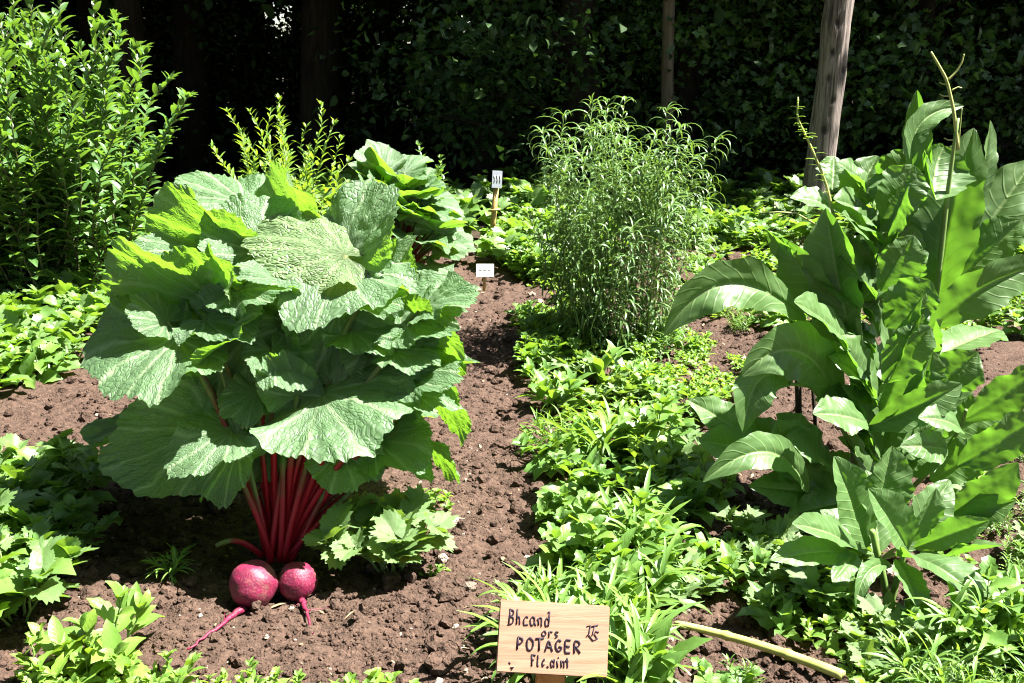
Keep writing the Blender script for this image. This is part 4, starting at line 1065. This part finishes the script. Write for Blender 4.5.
def letters(mb, txt, u0, u1, v0, v1, wd, jit=0.0, seed=0):
    rs = np.random.RandomState(seed); n = len(txt); cw = (u1 - u0) / n
    for k, ch in enumerate(txt):
        for st in GL[ch]:
            pts = []
            for x, y in st:
                u = u0 + cw * (k + .04 + .92 * x) + jit * rs.randn(); v = v0 + (v1 - v0) * y + jit * rs.randn() * 1.5
                pts.append(SC + e1 * (u - .5) * SW + e2 * (.5 - v) * SH + e3 * .0086)
            P = np.array(pts)
            if len(P) > 2:
                t = np.linspace(0, len(P) - 1, len(P) * 4); i = np.clip(t.astype(int), 0, len(P) - 2); f = (t - i)[:, None]
                P = P[i] * (1 - f) + P[i + 1] * f
                for _ in range(2): P[1:-1] = (P[:-2] + 2 * P[1:-1] + P[2:]) / 4
            tube(mb, P, wd, 6, flat=1.0)


for tx, u0, u1, v0, v1, wd, jt, sd_ in (('Bhcand', .085, .47, .13, .33, .0015, .004, 1), ('ors', .39, .56, .36, .475, .0014, .004, 2), ('POTAGER', .165, .765, .50, .675, .0019, .002, 3), ('Flc.aint', .31, .66, .73, .885, .0015, .004, 4)):
    b = MB(); letters(b, tx, u0, u1, v0, v1, wd, jt, sd_); b.build('lettering', M['ink'], sg, sb)
for grp in ([[(.80, .30), (.83, .28), (.82, .40), (.80, .44)], [(.84, .30), (.90, .27)], [(.87, .29), (.85, .42), (.88, .36), (.91, .37)], [(.82, .42), (.86, .49), (.90, .46), (.87, .40)]],
            [[(.115, .85), (.125, .88)], [(.13, .93), (.16, .92), (.14, .955)]]):
    b = MB()
    for st in grp:
        P = np.array([SC + e1 * (u - .5) * SW + e2 * (.5 - v) * SH + e3 * .0086 for u, v in st]); tube(b, P, .0014, 6)
    b.build('lettering', M['ink'], sg, sb)

# ------------------------------------------------------------------ two labels up the row
p = G(484, 291)
lb_ = empty('plant_label', p, 'small white rectangular plant label on a short yellow stick', 'plant label')
b = MB(); c = A(485, 270.5, p[1]); bevel_box(b, .104, .078, .006, .001, (np.array([1, .0, 0]), np.array([0, .34, .94]), np.array([0, -.94, .34])), c); b.build('card', M['white'], lb_, p, smooth=False)
b = MB(); tube(b, np.array([p - (0, 0, .04), (p + c) / 2, c + (0, .012, 0)]), .009, 8); b.build('stick', M['bamboo'], lb_, p)
b = MB()
for k in range(2):
    for q in range(3):
        o = c + np.array([-.03 + q * .026, -.0035, .012 - .02 * k])
        tube(b, np.array([o, o + (.009, 0, .003), o + (.018, 0, -.001)]), .0013, 5)
b.build('writing', M['ink'], lb_, p)
p = G(491, 246)
lb_ = empty('plant_label', p, 'grey slate plant label on a tall tilted bamboo stick before the woods', 'plant label')
top = A(496.5, 184, p[1]); c = A(497, 179.5, p[1] - .012)
b = MB(); tube(b, np.array([p - (0, 0, .05), p + (top - p) * .5, top]), .020, 8); b.build('stick', M['bamboo'], lb_, p)
b = MB(); tube(b, np.array([p + (top - p) * .58 + (-.04, -.02, 0), p + (top - p) * .58 + (.045, -.02, .01)]), .009, 6); b.build('crosspiece', M['bamboo'], lb_, p)
b = MB(); bevel_box(b, .072, .125, .012, .002, (nrm(np.array([1, 0, -.05])), nrm(np.array([.05, .26, .96])), nrm(np.array([0, -.96, .26]))), c); b.build('card', M['grey'], lb_, p, smooth=False)
b = MB()
for q in range(3):
    o = c + np.array([-.02 + q * .02, -.012, -.02]); tube(b, np.array([o, o + (.006, .008, .03), o + (.002, .012, .05)]), .0035, 5)
b.build('writing', M['white'], lb_, p)

# ------------------------------------------------------------------ posts
def post(x0, y0, x1, y1, Y, r, mat, label, seed):
    rs = np.random.RandomState(seed)
    pt = A(x1, y1, Y); pa = A(x0, y0, Y); d = nrm(pt - pa)
    lo = pa + d * ((-.2 - pa[2]) / d[2]); hi = pt + d * .9
    n = 220; P = lo + (hi - lo) * np.linspace(0, 1, n)[:, None]; q8 = np.linspace(0, 8, n)
    P[:, 0] += .004 * np.interp(q8, np.arange(9), rs.randn(9)) * r / .1
    rr = r * np.linspace(1.08, .95, n) * (1 + .02 * np.interp(np.linspace(0, 20, n), np.arange(21), rs.randn(21)))
    b = MB(); tube(b, P, rr, 40)
    v = b.v[0]; ax = v[:, :2] - (lo + (hi - lo) * ((v[:, 2] - lo[2]) / (hi[2] - lo[2]))[:, None])[:, :2]; an = np.arctan2(ax[:, 1], ax[:, 0])
    crk = vnoise(an * 5 + seed, v[:, 2] * 1.2) + .6 * vnoise(an * 14 + seed, v[:, 2] * 2.5)
    v[:, :2] += ax * (.10 * crk)[:, None]
    tint = np.zeros(len(v))
    for kx, ky in ((833, 52), (829, 78), (833, 100), (824, 130), (838, 22), (822, 160), (845, 70)) if r > .08 else ():
        c = A(kx, ky, Y - r); d2 = ((v[:, 0] - c[0]) ** 2 + (v[:, 1] - c[1]) ** 2 * .3 + ((v[:, 2] - c[2]) * .55) ** 2) / (.015 + .007 * rs.rand()) ** 2
        g = np.exp(-d2); tint = np.maximum(tint, np.clip(g * 1.5, 0, 1) * .95); v[:, :2] -= ax * (.10 * g)[:, None]
    b.t[0] = tint
    tag(b.build('wooden_post', M[mat], None, lo + (0, 0, .2)), label, 'post')


post(818, 185, 840, 0, 7.6, .100, 'post', 'thick weathered brown wooden post behind the tall broad-leaved plant', 1)
post(667, 100, 669, 0, 9.2, .052, 'post2', 'thin grey pole rising behind the feathery bush', 2)

# ------------------------------------------------------------------ the woods
def tree_proto(seed, h, crown_r, crown_z0, nleaf, leafsize, tm=None, lm='wood_leaf'):
    rs = np.random.RandomState(seed)
    root = empty('forest_tree', (0, -30, 0), 'x', 'tree')
    S, F = MB(), MB()
    n = 12; P = np.zeros((n, 3)); P[:, 2] = np.linspace(-.2, h * .85, n); P[1:, :2] = np.cumsum(.05 * rs.randn(n - 1, 2), 0)
    r0 = .11 + .07 * rs.rand()
    tube(S, P, np.linspace(r0 * 1.15, r0 * .25, n), 10)
    cl = []
    for k in range(34):
        z = crown_z0 + (h * .98 - crown_z0) * rs.rand(); az = k * ga + rs.rand()
        rr = crown_r * (.35 + .65 * rs.rand()) * (1 - .35 * max(0, (z - crown_z0) / (h - crown_z0) - .4))
        i = min(n - 2, max(1, int((z * .85 + .2) / (h * .85 + .2) * (n - 1)))); a = P[i]
        e = np.array([a[0] + cos(az) * rr, a[1] + sin(az) * rr, z + .25 * rs.randn()])
        tube(S, bez(a, (a + e) / 2 + UP * .2, e, 7), np.linspace(r0 * .28, .008, 7), 5)
        cl += [(e, .30 if h < 6 else .5), (a * .4 + e * .6, .28 if h < 6 else .5)]
    per = nleaf // len(cl)
    for c, sg_ in cl:
        m_ = per; pos = c + rs.randn(m_, 3) * np.array([sg_, sg_, sg_ * .5])
        d = rs.randn(m_, 3) * np.array([1, 1, .4]) - (0, 0, .25); nn = UP + .5 * rs.randn(m_, 3)
        batch(F, T_OVT if tm is None else tm, pos, d, nn, leafsize * (.6 + .8 * rs.rand(m_)), leafsize * (.62 if tm is None else .95) * (.6 + .8 * rs.rand(m_)), .6, rs.rand(m_), fold=.2)
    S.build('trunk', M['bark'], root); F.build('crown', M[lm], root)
    return root


T_OVT = t_lance(4, 3, .45, 0, .7)
TP = [tree_proto(200 + i, 8.5 + i, 2.0 + .2 * i, 2.6, 11000, .15) for i in range(3)]
TU = [tree_proto(210 + i, 3.4 + .6 * i, 1.1 + .15 * i, .25, 9500, .075) for i in range(3)]
T_MAP2 = t_lobed(5, 21, 3, .3, 4)
TM = tree_proto(230, 4.2, 1.3, .5, 7500, .085, T_MAP2, 'maple_leaf')
rs = np.random.RandomState(99)
pts = []
def spot(x, y, md):
    if any((x - a) ** 2 + (y - b) ** 2 < md * md for a, b in pts): return False
    pts.append((x, y)); return True
cnt = 0
for row, (yy, n_, hw) in enumerate(((10.2, 9, 8.5), (12.6, 9, 10), (15, 9, 12), (18.5, 10, 14), (24, 11, 17))):
    for k in range(n_):
        x = -hw + 2 * hw * (k + .5 + .5 * (rs.rand() - .5)) / n_; y = yy + .7 * rs.randn() * .6
        dup(TP[rs.randint(3)], (x, y, 0), rs.rand() * 6.3, .9 + .4 * rs.rand(), 'unseen broadleaf tree added around the garden to dim the sky light', 'woodland trees')
for x, y in ((-6.5, 6.5), (-6, 2), (-6.5, -2.5), (-3, -5), (1, -5.5), (5, -5), (9, -4), (-1, -8), (-8, 4.3), (12, 1), (12, 5.5), (-8, -.5)):  # unseen trees added behind and beside the camera to cut sky fill
    dup(TP[rs.randint(3)], (x, y, 0), rs.rand() * 6.3, 1.6 if x < 8 else 1.15, 'unseen broadleaf tree added around the garden to dim the sky light', 'woodland trees')
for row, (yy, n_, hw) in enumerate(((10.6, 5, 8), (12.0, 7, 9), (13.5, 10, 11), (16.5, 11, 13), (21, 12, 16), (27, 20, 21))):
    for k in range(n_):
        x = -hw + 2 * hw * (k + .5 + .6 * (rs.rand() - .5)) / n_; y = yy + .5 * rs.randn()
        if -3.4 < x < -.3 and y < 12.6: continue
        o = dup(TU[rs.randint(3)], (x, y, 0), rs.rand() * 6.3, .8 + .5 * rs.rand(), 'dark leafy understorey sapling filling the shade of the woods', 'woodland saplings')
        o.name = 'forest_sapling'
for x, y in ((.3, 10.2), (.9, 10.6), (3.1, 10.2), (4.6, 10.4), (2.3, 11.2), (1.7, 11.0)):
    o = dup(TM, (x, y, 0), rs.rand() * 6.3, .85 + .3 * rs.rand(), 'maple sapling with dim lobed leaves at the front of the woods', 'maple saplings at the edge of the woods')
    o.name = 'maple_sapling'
for p_ in TP + TU + [TM]:
    for c in list(p_.children): bpy.data.objects.remove(c)
    bpy.data.objects.remove(p_)

# low maple boughs at the wood's edge that catch some light
def bough(px, py, Y, px1, py1, nl, label, size, seed, spreadpx=(40, 28)):
    rs = np.random.RandomState(seed)
    a, e = A(px1, py1, Y + .9), A(px, py, Y)
    root = empty('maple_sapling', (e[0] + .3, Y + .9, 0), label, 'tree'); o = np.array([e[0] + .3, Y + .9, 0])
    S, F = MB(), MB()
    g = np.array([o[0], o[1], -.1]); tube(S, bez(g, (g + a) / 2 + (.05, .05, 0), a, 10), np.linspace(.03, .015, 10), 7)
    tube(S, bez(a, (a + e) / 2 + UP * .1, e, 8), np.linspace(.015, .004, 8), 6)
    k = spreadpx[0] * Y / 1000., spreadpx[1] * Y / 1000.
    pos = e + rs.randn(nl, 3) * np.array([k[0] * .6, .2, k[1] * .6])
    for q in pos[::4]: tube(S, bez(e + (q - e) * .1, (e + q) / 2 + UP * .03, q, 4), .003, 4, cap=False)
    d = rs.randn(nl, 3) * np.array([1, .7, .3]) + (0, -.4, -.35)
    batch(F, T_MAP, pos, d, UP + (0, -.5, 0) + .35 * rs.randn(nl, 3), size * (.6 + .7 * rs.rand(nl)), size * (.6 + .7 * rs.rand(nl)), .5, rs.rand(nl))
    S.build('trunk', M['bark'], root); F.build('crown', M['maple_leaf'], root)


bough(498, 80, 6.9, 560, 40, 70, 'maple sapling with a dimly lit leafy bough above the tall slate label', .11, 301, (45, 30))
bough(590, 90, 7.9, 600, 20, 90, 'maple sapling with shaded leaves left of the thin grey pole', .12, 302, (80, 50))
bough(768, 132, 6.9, 720, 110, 26, 'maple sapling with one bright sprig between the two posts', .10, 303, (24, 16))
bough(450, 190, 7.9, 440, 160, 80, 'low maple sapling behind the smaller leafy beet plant', .10, 304, (60, 40))

# ------------------------------------------------------------------ sky, sun, camera
SUN = nrm(np.array([.52, -.04, .85]))
elev = math.asin(SUN[2]); az = math.atan2(SUN[0], SUN[1])      # azimuth from +Y, clockwise
w = bpy.data.worlds.new('World'); scene.world = w; w.use_nodes = True
nt = w.node_tree; bg = nt.nodes['Background']
sky = nt.nodes.new('ShaderNodeTexSky'); sky.sky_type = 'NISHITA'; sky.sun_disc = False
sky.sun_elevation = elev; sky.sun_rotation = az
nt.links.new(sky.outputs[0], bg.inputs[0]); bg.inputs[1].default_value = .05
sd = bpy.data.lights.new('sun', 'SUN'); sd.energy = 5.0; sd.angle = radians(.5); sd.color = (1, .96, .90)
so = bpy.data.objects.new('sun', sd); COL.objects.link(so)
from mathutils import Vector
so.rotation_euler = Vector(-SUN).to_track_quat('-Z', 'Y').to_euler(); so.location = (6, 4, 12)
cd = bpy.data.cameras.new('camera'); cd.sensor_width = 36; cd.lens = 36 * FPX / 1024; cd.clip_end = 500; cd.clip_start = .05
co = bpy.data.objects.new('camera', cd); COL.objects.link(co); co.location = (0, 0, CAMZ); co.rotation_euler = (pi / 2 - PITCH, 0, 0)
scene.camera = co
scene.view_settings.view_transform = 'Standard'; scene.view_settings.look = 'None'
scene.view_settings.exposure = 2.62; scene.view_settings.gamma = 1
scene.render.film_transparent = False
scene.render.filter_size = 1.1
scene.cycles.filter_width = 1.1
scene.cycles.use_denoising = True
scene.cycles.max_bounces = 6; scene.cycles.transmission_bounces = 4; scene.cycles.diffuse_bounces = 1
